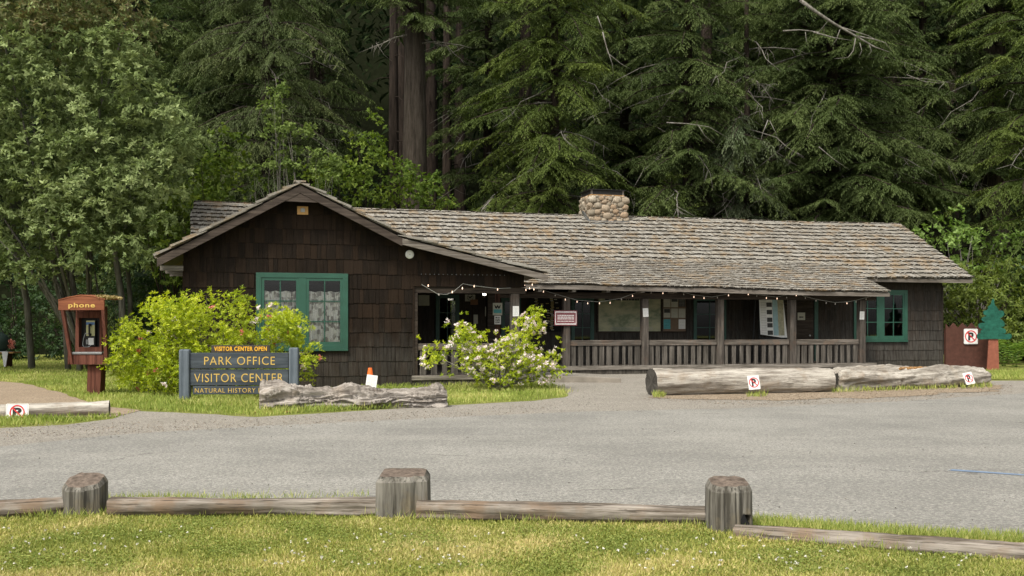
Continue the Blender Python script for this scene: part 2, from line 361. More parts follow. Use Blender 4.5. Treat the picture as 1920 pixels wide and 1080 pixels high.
def sheet(name, poly, z, mat):
    bmv = [(x, y, z) for x, y in poly]
    o = mesh_obj(name, bmv, [tuple(range(len(poly)))], mat); 
    if o.data.polygons[0].normal.z < 0: o.data.flip_normals()
    return tag(o, kind='structure')
gp = lambda L: [tuple(G(x, y))[:2] for x, y in L]
# ground with a wooded slope behind
xs = np.concatenate([np.linspace(-160, -40, 8), np.linspace(-36, 44, 41), np.linspace(50, 160, 8)])
ys = np.concatenate([np.linspace(-60, 0, 4), np.linspace(4, 60, 29), np.linspace(66, 200, 14)])
gv = [(x, y, 0 if y < 56 else (y-56)*.55+(mn.noise((x*.08, y*.08, 1))*3)*min(1, (y-56)/20)) for y in ys for x in xs]
nx = len(xs); iy0 = int(np.searchsorted(ys, 56))
front_f = [(j*nx+i, j*nx+i+1, (j+1)*nx+i+1, (j+1)*nx+i) for j in range(len(ys)-1) for i in range(nx-1)]
tag(mesh_obj('ground', gv[:(iy0+1)*nx], [f for f in front_f if max(f) < (iy0+1)*nx], M['ground']), kind='structure')
off = iy0*nx
tag(mesh_obj('hillside', gv[off:], [tuple(i-off for i in f) for f in front_f if min(f) >= off], M['forest_floor'], smooth=True), kind='structure')
GR = rough([(-60, G(0, 803).y), *gp([(0, 803), (120, 797), (205, 786), (250, 771), (330, 774), (480, 782), (660, 772), (850, 760), (1000, 752), (1058, 745), (1066, 735), (1030, 726)]),
            tuple(Wp(9.5, -.2, 0))[:2], tuple(Wp(9.5, 4.85, 0))[:2], tuple(Wp(23.2, 4.85, 0))[:2], tuple(Wp(23.6, 6.7, 0))[:2], tuple(Wp(29.5, 6.5, 0))[:2], *gp([(1850, 714), (1925, 714)]), (60, G(0, 714).y), (60, 12), (-60, 12)], .4, .1, 5)
sheet('gravel_shoulder', GR, .004, M['gravel'])
RD = rough([(-60, G(0, 840).y), *gp([(0, 838), (200, 818), (480, 800), (840, 783), (1100, 772), (1400, 766), (1700, 752), (1850, 742), (1925, 738)]), (60, G(0, 734).y), (60, 7.0),
            *gp([(1925, 1013), (1750, 1003), (1410, 974), (1100, 958), (800, 950), (400, 946), (0, 944)]), (-60, 8.95)], .3, .07, 2)
sheet('road', RD, .008, M['asphalt'])
DP = rough([(-30, G(0, 716).y), *gp([(0, 716), (60, 722), (125, 742), (190, 762), (262, 770), (215, 783), (0, 786)]), (-30, G(0, 790).y)], .4, .12, 8)
sheet('dirt_path', DP, .012, M['dirt'])
DU = rough(gp([(1215, 747), (1400, 752), (1600, 748), (1760, 741), (1880, 731), (1870, 722), (1700, 724), (1500, 733), (1230, 736)]), .2, .3, 4)
sheet('bark_litter', DU, .012, M['duff'])
LB = rough(gp([(1850, 697), (1925, 697), (1990, 704), (1990, 713), (1925, 713), (1860, 712)]), .5, .1, 3)
sheet('grass_bank', LB, .012, M['ground'])
a = G(1772, 882.5); b = G(1990, 897)
bl = mesh_obj('painted_line', [(a.x, a.y-.06, .013), (b.x, b.y-.06, .013), (b.x, b.y+.03, .013), (a.x+.1, a.y+.03, .013)], [(0, 1, 2, 3)], M['blue']); tag(bl, kind='structure')

# ------------------------------------------------------------ grass (nobody could count it)
def grass(name, label, P, H, W, mat, lean=.5):
    n = len(P); a = rng.uniform(0, 2*np.pi, n); D = np.stack([np.cos(a)*lean*rng.random(n), np.sin(a)*lean*rng.random(n), np.ones(n)], 1)
    a2 = rng.uniform(0, 2*np.pi, n); U = np.stack([np.cos(a2), np.sin(a2), np.full(n, .25)], 1)
    o = quads(name, P, D, U, H*rng.uniform(.5, 1.3, n), W, mat, None, None, .25*0+.18); return tag(o, label, 'grass', None, 'stuff')
def grid_noise(x, y, s, o=0): return np.array([mn.noise((a*s+o, b*s, 5.)) for a, b in zip(x, y)])
def scatter_px(poly, n, z=0):            # density falls off with distance as 1/Y^2
    poly = np.array(poly); x = rng.uniform(poly[:, 0].min(), poly[:, 0].max(), n*3); y = rng.uniform(poly[:, 1].min(), poly[:, 1].max(), n*3)
    k = inpoly(x, y, poly); x = x[k][:n]; y = y[k][:n]; Y = (EYE-z)*F/(y-HZ); return np.stack([(x-960)/F*Y, Y, np.full(len(Y), z)], 1)
# foreground lawn
n = 190000; y = rng.uniform(940, 1110, n); Y = EYE*F/(y-HZ); X = rng.uniform(-.56, .56, n)*Y
edge_y = np.interp((X/Y)*F+960, [0, 400, 800, 1310, 1410, 1750, 1920], [2981/(955-HZ), 2981/(957-HZ), 2981/(962-HZ), 2981/(980-HZ), 2981/(972-HZ), 2981/(1001-HZ), 2981/(1010-HZ)])
k = Y < edge_y-.035-np.abs(rng.normal(0, .05, n)); P = np.stack([X, Y, np.zeros(n)], 1)[k]
cl = grid_noise(P[:, 0], P[:, 1], 2.2); h = .036*(1+.5*cl)
gl = grass('lawn_grass', 'short yellow-green mown grass in front of the low log barrier', P, h, .0075, M['grass'], 1.3)
me = gl.data; cl2 = grid_noise(P[:, 0], P[:, 1], .9, 7); rn = np.clip(.5+.5*cl2+.4*cl+rng.normal(0, .26, len(P)), 0, 1)
me.attributes['rnd'].data.foreach_set('value', np.repeat(rn, 4).astype(np.float32))
# longer tufts at posts and rails
cs = [(205, 965), (130, 972), (700, 965), (560, 968), (830, 978), (1000, 982), (1180, 985), (1290, 992), (1440, 1012), (1520, 1022), (1700, 1035), (330, 966), (430, 968), (1395, 1000), (60, 972), (760, 972), (1620, 1030), (250, 940), (350, 938), (290, 938), (460, 938), (215, 950)]
Q = [];
for cx_, cy_ in cs:
    g_ = G(cx_, cy_); m_ = 120; Q.append(np.stack([g_.x+rng.normal(0, .13, m_), g_.y+rng.normal(0, .03, m_), np.zeros(m_)], 1))
Q.append(scatter_px([(200, 934), (700, 930), (700, 945), (200, 948)], 500)); Q.append(scatter_px([(1410, 976), (1750, 1002), (1920, 1010), (1920, 1026), (1410, 994)], 5000))
grass('tufted_grass', 'longer grass tufts along the foot of the log barrier', np.concatenate(Q), .085, .005, M['grass_far'], .9)
# clover leaves and broad weeds in patches
P = scatter_px([(0, 975), (1330, 990), (1920, 1050), (1920, 1079), (0, 1079)], 60000); cn = grid_noise(P[:, 0], P[:, 1], 1.7, 9)+rng.normal(0, .12, len(P)); P = P[cn > .02]; P[:, 2] = rng.uniform(.008, .032, len(P))
wl = quads('lawn_weeds', P, unit(len(P))*np.array([1, 1, .25]), unit(len(P))*.5+np.array([0, 0, 1.]), rng.uniform(.012, .026, len(P)), .013, M['weed'], None, None, .1, .1); tag(wl, 'patches of broad clover leaves in the front lawn', 'clover', None, 'stuff')
# clover
P = scatter_px([(0, 985), (1920, 1030), (1920, 1079), (0, 1079)], 260); P = P+np.array([0, 0, .04]); cn = grid_noise(P[:, 0], P[:, 1], .8, 3); P = P[cn > -.12]
k = 7; PP = np.repeat(P, k, 0); tag(quads('clover_flowers', PP, unit(len(PP))*np.array([1, 1, .8])+np.array([0, 0, .5]), unit(len(PP)), .013, .009, M['clover']), 'tiny white clover heads dotted over the front lawn', 'clover', None, 'stuff')
# far grass round the building
G1 = [(-120, 800), (0, 801), (120, 795), (205, 785), (250, 770), (330, 773), (480, 781), (660, 771), (850, 759), (1000, 751), (1058, 744), (1064, 735), (1035, 722), (780, 722), (620, 732), (340, 734), (325, 668), (-120, 668)]
P = scatter_px(G1, 100000); P[:, :2] += rng.normal(0, .09, (len(P), 2)); P = P[(grid_noise(P[:, 0], P[:, 1], 2.6, 4)+rng.normal(0, .25, len(P))) > -.22]
dp = np.array(DP); k = ~inpoly(P[:, 0], P[:, 1], dp); P = P[k]
u_ = (P[:, 0]-OX)*CT+(P[:, 1]-OY)*ST; v_ = -(P[:, 0]-OX)*ST+(P[:, 1]-OY)*CT
P = P[~((v_ > -.03) & (u_ > -.03))]
hh = np.where((P[:, 1] < 30), .105, .11)*(1+.5*grid_noise(P[:, 0], P[:, 1], .7))
gf = grass('verge_grass', 'green grass around the signs, bushes and phone booth', P, hh, .014, M['grass_far'], .7)
rn = np.clip(.5+.55*grid_noise(P[:, 0], P[:, 1], .5, 2)+rng.normal(0, .2, len(P)), 0, 1); gf.data.attributes['rnd'].data.foreach_set('value', np.repeat(rn, 4).astype(np.float32))
Q = [scatter_px([(1850, 698), (1925, 698), (1925, 712), (1860, 712)], 1800), scatter_px([(1560, 733), (1860, 724), (1860, 729), (1560, 738)], 900), scatter_px([(1225, 742), (1245, 742), (1245, 747), (1225, 747)], 160), scatter_px([(1400, 742), (1440, 742), (1440, 746), (1400, 746)], 120),
     scatter_px([(480, 772), (840, 757), (840, 762), (480, 778)], 1800), scatter_px([(330, 752), (480, 757), (480, 768), (330, 764)], 1800)]
grass('weedy_grass', 'sparse weeds at the foot of the big logs', np.concatenate(Q), .16, .014, M['grass_far'], .8)
# loose stones and litter on the shoulder
Q = scatter_px([(0, 800), (480, 784), (850, 762), (1070, 748), (1070, 700), (1200, 700), (1210, 748), (1700, 742), (1920, 730), (1920, 742), (1500, 765), (1000, 778), (500, 800), (0, 838)], 3600)
Q2 = scatter_px([(0, 800), (1920, 745), (1920, 1005), (0, 940)], 420); PP = np.concatenate([Q, Q2]); PP[:, 2] = .012
o = quads('loose_gravel', PP, unit(len(PP))*np.array([1, 1, .3])+np.array([0, 0, .15]), unit(len(PP))+np.array([0, 0, 1.2]), rng.uniform(.008, .028, len(PP)), rng.uniform(.008, .02, len(PP)), M['gravel'], None, None, .3, .3)
tag(o, 'loose stones and bark crumbs scattered on the road edge', 'gravel', None, 'stuff')

Q = scatter_px([(1190, 750), (1400, 762), (1700, 754), (1900, 738), (1900, 722), (1230, 736)], 4200); Q = np.concatenate([Q, scatter_px([(0, 800), (480, 786), (1000, 760), (1070, 752), (1000, 775), (480, 806), (0, 822)], 1500)]); Q[:, 2] = .016
o = quads('bark_crumbs', Q, unit(len(Q))*np.array([1, 1, .2])+np.array([0, 0, .1]), unit(len(Q))*.6+np.array([0, 0, 1.]), rng.uniform(.012, .038, len(Q)), rng.uniform(.01, .02, len(Q)), M['duff'], None, None, .2, .2)
tag(o, 'brown bark crumbs and needle litter below the big logs', 'litter', None, 'stuff')
# ------------------------------------------------------------ the visitor centre building
B = thing('park_building', 'long dark shingled cabin with shake roof, green windows and open porch', 'building', (OX, OY, 0), TH)
VP, VM, VR = 4.756, 7.034, 11.06; ZR, ZME, ZPE = 6.02, 3.44, 2.95; UE = 27.93
SM = (ZR-ZME)/(VR-(VM-.6)); SP = (ZME-ZPE)/(VM-.6-(VP-.6))
EX = .385                                # siding exposure
def zmain(v): return ZR-abs(VR-v)*SM if v > VM-.6 else ZME-(VM-.6-v)*SP
AU, AZ, ZL, ZB9 = 2.876, 5.25, 3.31, 3.03; SG = (AZ-ZL)/(AU+.6)
BU = 5.5; BZ = 3.95; SGR = (AZ-BZ)/(BU-AU); SB = (BZ-ZB9)/(9.5-BU)
def zgab(u): return AZ-(AU-u)*SG if u < AU else (AZ-(u-AU)*SGR if u < BU else BZ-(u-BU)*SB)
def siding(mb, along, fixed, a0, a1, z0, z1, holes=(), top=None, sgn=-1):
    """shingle courses on a plane; along 'u' (fixed v) or 'v' (fixed u); sgn = outward direction"""
    zc = 2.98-EX*9
    while zc < z1:
        lo, hi = max(zc, z0), min(zc+EX+.05, z1)
        if hi-lo > .06:
            a = a0-.01
            while a < a1-.01:
                w = random.uniform(.10, .28); b = min(a+w, a1); c = (a+b)/2; h_ = hi
                if top is not None: h_ = min(hi, min(top(a), top(b)))
                g = .004; dz = random.uniform(-.012, .008) if lo == zc else 0
                skip = h_-lo < .05
                for (ha, hb, hz0, hz1) in holes:
                    if b > ha and a < hb and h_ > hz0 and lo < hz1:
                        if c > ha and c < hb:
                            if lo < hz0 and lo+.08 < hz0: h_ = min(h_, hz0)
                            elif h_ > hz1 and hz1 < h_-.08: lo2 = hz1; dz = lo2-lo; 
                            else: skip = True
                        elif c <= ha: b = ha
                        else: a = hb
                if not skip and b-a > .02:
                    t0, t1 = .020+random.uniform(0, .008), .006
                    pts = []
                    for (zz, t) in ((lo+dz, t0), (h_, t1)):
                        for (q, d) in ((a+g, t), (b-g, t), (b-g, 0), (a+g, 0)):
                            f_ = fixed+sgn*(d+.002)
                            pts.append((q, f_, zz) if along == 'u' else (f_, q, zz))
                    mb.hexa(pts)
                a = b if b > a else a+w
        zc += EX
def core(mb, a0, a1, v0, v1, z0, z1, holes=()):     # wall slab in the u-z plane with rectangular holes
    us = sorted({a0, a1, *[h[0] for h in holes], *[h[1] for h in holes]})
    for p, q in zip(us[:-1], us[1:]):
        hs_ = [h for h in holes if h[0] <= p+1e-6 and h[1] >= q-1e-6]
        if not hs_: mb.box((p, v0, z0), (q, v1, z1), .3)
        else:
            h = hs_[0]; 
            if h[2] > z0: mb.box((p, v0, z0), (q, v1, h[2]), .3)
            if h[3] < z1: mb.box((p, v0, h[3]), (q, v1, z1), .3)
W1 = (1.775, 4.125, 1.01, 2.985); W2 = (23.945, 26.315, 1.05, 3.0)
W3 = (7.74, 8.56, .95, 2.68); W4 = (10.05, 10.75, .95, 2.6); W5 = (12.6, 13.45, .95, 2.65); W6 = (17.3, 18.6, .95, 2.65)
def inset(w, c=.13): return (w[0]+c, w[1]-c, w[2]+c, w[3]-c)
# gable wing
UC = 5.867
m = MB(); core(m, 0, UC, 0, .16, -.2, 3.3, [inset(W1)])
m.prism([(0, 3.3), (UC, 3.3), (UC, zgab(UC)-.09), (BU, zgab(BU)-.08), (AU, AZ-.1), (0, zgab(0)-.08)], 0, .16, r=.3)
m.prism([(UC, 2.67), (8.95, 2.67), (8.95, zgab(8.95)-.09), (UC, zgab(UC)-.09)], .003, .157, r=.3)
m.box((0, .16, -.2), (.16, VM, 3.1), .3); m.box((UC-.16, .16, -.2), (UC, VM, 3.1), .3)
siding(m, 'u', 0, 0, UC, -.1, 5.3, [(W1[0]+.05, W1[1]-.05, W1[2]+.04, W1[3]-.04)], lambda u: zgab(u)-.11)
siding(m, 'u', 0, UC+.003, 8.92, 2.67, 4, [], lambda u: zgab(u)-.11)
siding(m, 'v', 0, .0, VM+8, -.1, 3.05, sgn=-1); siding(m, 'v', UC, .02, VM, .3, 2.9, sgn=1)
m.box((-.025, -.03, -.1), (.02, .0, 3.25), .8); m.box((UC-.02, -.03, -.1), (UC+.03, 0.0, 2.66), .6)
m.build('wing_wall', M['shingle'], B)
# main wall
m = MB(); holes = [inset(W2), inset(W3, .08), inset(W4, .08), inset(W5, .08), inset(W6, .08)]
core(m, UC+.003, UE, VM, VM+.16, -.2, 3.3, holes)
siding(m, 'u', VM, UC, UE, .0, 3.25, [(h[0]-.06, h[1]+.06, h[2]-.06, h[3]+.06) for h in holes])
m.box((UE-.02, VM-.03, -.1), (UE+.03, VM, 3.2), .8)
m.box((UE-.16, VM+.16, -.2), (UE, 15.0, 3.2), .3)
m.prism([(VM, 3.2), (15.0, 3.2), (VR, ZR-.25)], UE-.16, UE-.003, 'yz', .3); m.prism([(VM, 3.2), (15.0, 3.2), (VR, ZR-.25)], .003, .16, 'yz', .3)
core(m, .0, UE, 15.0, 15.16, -.2, 3.2, [(6.4, 9.4, .8, 2.8), (9.8, 11.6, .9, 2.7), (24.0, 26.3, .9, 3.0)])
m.box((0, VM+.16, -.2), (.16, 15.0, 3.2), .3)
siding(m, 'v', UE, VM, 15.1, -.1, 3.2, sgn=1)
m.build('main_wall', M['shingle_grey'], B)
bx('interior_floor', (.2, .2, .20), (UC-.2, VM-.01, .26), M['deck'], B); bx('interior_floor', (.2, VM+.2, .20), (UE-.2, 15, .26), M['deck'], B)
# partitions keep the rooms dark
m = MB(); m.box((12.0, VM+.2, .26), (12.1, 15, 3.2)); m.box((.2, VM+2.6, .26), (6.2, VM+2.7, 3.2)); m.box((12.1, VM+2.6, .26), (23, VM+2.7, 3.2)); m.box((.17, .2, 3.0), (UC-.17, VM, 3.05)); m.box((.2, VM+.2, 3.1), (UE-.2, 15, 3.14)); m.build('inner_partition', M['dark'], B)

def shakes(mb, f, s0, s1, a0, a1, ex, skip=None, lift=.05, length=None, th=.045):
    """f(a, s, h) -> point; courses climb with s from s0 to s1, butts h above the deck"""
    length = length or ex*2.1; s = s0-.04; row = 0
    while s < s1-.05:
        a = a0-random.uniform(0, .1); 
        while a < a1:
            w = random.uniform(.05, .16); b = min(a+w, a1+.02)
            if b-a > .03 and not (skip and skip((a+b)/2, s+ex*.5)):
                dz = random.uniform(-.035, .035)*(ex/.345)+.07*mn.noise((a*.7, row*1.3, 2)); h = lift*random.uniform(.85, 1.15)+.02*mn.noise((a*.8, s, 7)); t = random.uniform(th, th*1.45)
                e = min(s+dz+length, s1+.02); g = .004
                mb.hexa([f(a+g, s+dz, h-t*.2), f(b-g, s+dz+random.uniform(-.012, .012), h-t*.2), f(b-g, e, .004), f(a+g, e, .004), f(a+g, s+dz, h+t), f(b-g, s+dz, h+t), f(b-g, e, .016), f(a+g, e, .016)], random.uniform(.08, 1))
                if ex < .5: mb.add([f(a+g, s+dz-.003, h-t*.25), f(b-g, s+dz-.003, h-t*.25), f(b-g, s+dz-.003, h+t*.93), f(a+g, s+dz-.003, h+t*.93)], [(0, 1, 2, 3)], 0.)  # dark end grain, deepened to paint the shadow lines between courses
            a = b+.001
        s += ex*random.uniform(.95, 1.05); row += 1
sag = lambda u: -.06*math.sin(max(0, min(1, u/29))*math.pi)+.05*mn.noise((u*.22, 1.5, 0))
sagp = lambda u: -.012*(u-10)+.02*mn.noise((u*.35, 4.5, 0))
cm = math.hypot(1, SM); cp_ = math.hypot(1, SP); VE = VM-.6; VBK = 7.6; ZBK = ZR-(VR-VBK)*SM; SP = (ZBK-ZPE)/(VBK-VM+2.878); cp_ = math.hypot(1, SP)
def fmain(u, s, h):  # s measured up the slope from the main eave line
    v = VE+s/cm; return (u, v-h*SM/cm, ZME+(v-VE)*SM+h/cm+sag(u))
VPE = VP-.6
def fporch(u, s, h):
    v = VPE+s/cp_; return (u, v-h*SP/cp_, ZPE+(v-VPE)*SP+h/cp_+sagp(u)+(v-VPE)/(VBK-VPE)*(sag(u)-sagp(u)))
Lm = (VR-VE)*cm; Lp = (VBK-VPE)*cp_
under_gable = lambda u, v, z: u < 9.45 and z < zgab(u)-.02 and v < 9.6
sk_main = lambda a, s: under_gable(a, VE+s/cm, ZME+s/cm*SM) or (a < UPR-.1 and a > 8.8 and VE+s/cm < VBK-.26)
sk_porch = lambda a, s: under_gable(a, VPE+s/cp_, ZPE+s/cp_*SP) or a < 9.0
U0R, U1R = -.32, 28.85; UPR = 23.5
m = MB()
m.hexa([(U0R, VE, ZME-.07), (U1R, VE, ZME-.07), (U1R, VR, ZR-.07), (U0R, VR, ZR-.07), (U0R, VE, ZME-.03), (U1R, VE, ZME-.03), (U1R, VR, ZR-.03), (U0R, VR, ZR-.03)], .2)
m.hexa([(U0R, VR, ZR-.07), (U1R, VR, ZR-.07), (U1R, 15.7, ZME-.07), (U0R, 15.7, ZME-.07), (U0R, VR, ZR-.03), (U1R, VR, ZR-.03), (U1R, 15.7, ZME-.03), (U0R, 15.7, ZME-.03)], .2)
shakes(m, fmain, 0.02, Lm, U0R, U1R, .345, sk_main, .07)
def fback(u, s, h):
    v = 15.7-s/cm; return (u, v+h*SM/cm, ZME+(15.7-v)*SM+h/cm+sag(u))
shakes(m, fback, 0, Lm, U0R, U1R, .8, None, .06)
# ridge cap
a = U0R
while a < U1R:
    b = min(a+random.uniform(.7, 1.2), U1R+.05)
    z0 = ZR+.045+sag(a); z1 = ZR+.045+sag(b)
    m.hexa([(a, VR-.2, z0-.09), (b, VR-.2, z1-.09), (b, VR, z1), (a, VR, z0), (a, VR-.2, z0-.06), (b, VR-.2, z1-.06), (b, VR, z1+.035), (a, VR, z0+.035)], .75)
    m.hexa([(a, VR, z0), (b, VR, z1), (b, VR+.2, z1-.09), (a, VR+.2, z0-.09), (a, VR, z0+.035), (b, VR, z1+.035), (b, VR+.2, z1-.06), (a, VR+.2, z0-.06)], .75)
    a = b-.02
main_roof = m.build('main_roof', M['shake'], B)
m = MB()
for i in range(14):
    a, b = 9.0+(UPR-9.0)*i/14, 9.0+(UPR-9.0)*(i+1)/14; za, zb, ya, yb = ZPE+sagp(a), ZPE+sagp(b), ZBK+sag(a), ZBK+sag(b)
    m.hexa([(a, VPE, za-.07), (b, VPE, zb-.07), (b, VBK, yb-.07), (a, VBK, ya-.07), (a, VPE, za-.01), (b, VPE, zb-.01), (b, VBK, yb-.01), (a, VBK, ya-.01)], .2)
def fporch2(u, s, h):   # right edge follows the hip line up to the main eave
    return fporch(u, s, h)
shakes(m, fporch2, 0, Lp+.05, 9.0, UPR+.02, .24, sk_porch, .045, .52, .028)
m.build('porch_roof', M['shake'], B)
# wing roof: left slope, right slope, shallow lower right slope; courses run parallel to the ridge
cg = math.hypot(1, SG); cb = math.hypot(1, SB); V0 = -.45; Lg = (AU+.6)*cg; Lr = (BU-AU)*math.hypot(1, SGR); Lb_ = (9.5-BU)*cb
def fgl(v, s, h): u = -.6+s/cg; return (u-h*SG/cg, v, ZL+(u+.6)*SG+h/cg)
cgr = math.hypot(1, SGR)
def fgr(v, s, h): u = BU-s/cgr; return (u+h*SGR/cgr, v, BZ+(BU-u)*SGR+h/cgr)
def fgb(v, s, h): u = 9.5-s/cb; return (u+h*SB/cb, v, ZB9+(9.5-u)*SB+h/cb)
skg = lambda ff: (lambda v, s: (lambda p: p[2] < zmain(p[1])-.05 and p[0] > U0R)(ff(v, s, 0)))
m = MB()
for (x0, z0), (x1, z1), vend in (((-.6, ZL), (AU, AZ), 9.7), ((AU, AZ), (BU, BZ), 9.7), ((BU, BZ), (9.5, ZB9), 6.6)):
    m.hexa([(x0, V0+.03, z0-.07), (x1, V0+.03, z1-.07), (x1, vend, z1-.07), (x0, vend, z0-.07), (x0, V0+.03, z0-.03), (x1, V0+.03, z1-.03), (x1, vend, z1-.03), (x0, vend, z0-.03)], .2)
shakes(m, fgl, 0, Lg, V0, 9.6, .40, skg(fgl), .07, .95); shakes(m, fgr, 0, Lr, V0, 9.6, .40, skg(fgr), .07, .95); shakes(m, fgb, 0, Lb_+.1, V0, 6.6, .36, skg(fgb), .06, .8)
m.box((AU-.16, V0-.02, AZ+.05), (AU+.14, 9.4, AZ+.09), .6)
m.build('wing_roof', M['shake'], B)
# barge boards, fascia, beam
def board(name, p, q, w, t, v, mat, drop=.0):   # sloping board in the u-z plane
    m = MB(); (x0, z0), (x1, z1) = p, q
    m.hexa([(x0, v-t, z0-w), (x1, v-t, z1-w), (x1, v, z1-w), (x0, v, z0-w), (x0, v-t, z0), (x1, v-t, z1), (x1, v, z1), (x0, v, z0)], .5)
    return m.build(name, mat, B, bevel=.006)
board('barge_board', (-.6, ZL-.035), (AU, AZ-.035), .21, .05, V0+.02, M['barge'])
board('barge_board', (AU, AZ-.035), (BU, BZ-.035), .21, .05, V0+.018, M['barge'])
board('barge_board', (BU, BZ-.035), (9.5, ZB9-.03), .17, .05, V0+.02, M['fascia'])
m = MB(); m.prism([(2.35, 4.79), (3.42, 4.78), (AU, AZ-.26)], V0-.02, V0+.0, r=.9); m.build('gable_block', M['barge'], B)
bx('beam', (UC+.03, .02, 2.50), (9.0, .15, 2.66), M['beam'], B)
m = MB()
for i in range(14): a, b = 9.3+(UPR-9.3)*i/14, 9.3+(UPR-9.3)*(i+1)/14; za, zb = ZPE+sagp(a), ZPE+sagp(b); m.hexa([(a, VPE-.02, za-.15), (b, VPE-.02, zb-.15), (b, VPE+.02, zb-.15), (a, VPE+.02, za-.15), (a, VPE-.02, za-.02), (b, VPE-.02, zb-.02), (b, VPE+.02, zb-.02), (a, VPE+.02, za-.02)], .5)
m.build('fascia', M['fascia'], B)
m = MB(); m.box((UPR-.6, VE-.02, ZME-.16), (U1R-.02, VE+.02, ZME-.035), .5); m.build('fascia', M['fascia'], B)
m = MB(); m.box((8.85, VP-.09, 2.52), (UPR-.2, VP+.09, 2.71), .5); m.build('beam', M['beam'], B)
m = MB(); m.box((9.05, VP+.1, 2.69), (UPR, VM, 2.73), .3); m.box((UC, .17, 2.69), (9.05, VM, 2.73), .3); m.build('porch_ceiling', M['beam'], B)
# rafter tails
for x in (1012, 1076, 1140, 1205, 1265, 1327): 
    u, z = iv(x, 545, VPE+.08); m = MB(); m.box((u-.06, VPE+.04, ZPE-.24), (u+.06, VP-.08, ZPE-.08), .9); m.build('rafter_tail', M['grey_wood_y'], B)
for v in (-.3, 1.2, 2.7): m = MB(); m.box((-.55, v+.1, 3.0), (.0, v+.2, 3.12), .7); m.build('rafter_tail', M['grey_wood'], B)
# porch deck, skirt, posts, rails
m = MB(); v = VP-.1
while v < VM: m.box((8.8, v, .24), (23.2, min(v+.14, VM), .283)); v += .145
v = -.02
while v < VM-.2: m.box((UC+.04, v, .24), (8.79, v+.14, .283)); v += .145
m.build('deck', M['deck'], B)
m = MB(); m.box((8.9, VP-.16, .15), (23.3, VP-.1, .29)); m.build('band_board', M['grey_wood'], B, bevel=.006)
m = MB(); m.box((UC-.05, -.08, .15), (8.95, -.02, .27)); m.build('band_board', M['grey_wood'], B, bevel=.006)
m = MB(); u = 8.9
while u < 23.2: w = random.uniform(.12, .26); m.box((u, VP-.13+random.uniform(0, .01), -.15), (min(u+w-.012, 23.2), VP-.10+.01, .148)); u += w
m.build('skirt', M['skirt'], B)
m = MB(); u = UC+.0
while u < 8.9: w = random.uniform(.12, .26); m.box((u, -.05+random.uniform(0, .01), -.15), (min(u+w-.012, 8.9), -.02, .148)); u += w
m.box((8.87, -.02, -.15), (8.9, VP, .24)); m.build('skirt', M['skirt'], B)
PU = [11.685+2.769*i for i in range(5)]
for u in PU: bx('porch_post', (u-.115, VP-.115, .283), (u+.115, VP+.115, 2.52), M['post_wood'], B, .012)
bx('porch_post', (8.575, -.0, .283), (8.82, .15, 2.49), M['post_wood'], B, .012)
bx('porch_post', (8.62, 3.0, .283), (8.86, 3.22, 2.68), M['beam'], B, .01)
bx('porch_post', (UC+.002, -.012, .283), (UC+.12, .15, 2.49), M['beam'], B, .01)
def railing(u0, u1, vv, n):
    o = bx('railing', (u0, vv-.04, .95), (u1, vv+.05, 1.134), M['rail_wood'], B, .01)
    pitch = (u1-u0)/n
    for i in range(n):
        c = u0+pitch*(i+.5)+random.uniform(-.02, .02); w = random.uniform(.10, .19); lean = random.uniform(-.008, .008)
        m = MB(); m.hexa([(c-w/2, vv-.012, .29), (c+w/2, vv-.012, .29), (c+w/2, vv+.014, .29), (c-w/2, vv+.014, .29), (c-w/2+lean, vv-.012, .948), (c+w/2+lean, vv-.012, .948), (c+w/2+lean, vv+.014, .948), (c-w/2+lean, vv+.014, .948)])
        m.build('baluster', M['baluster'], o)
for i in range(4): railing(PU[i]+.12, PU[i+1]-.12, VP, (10, 10, 9, 10)[i])
railing(UC+.13, 8.57, .06, 9)
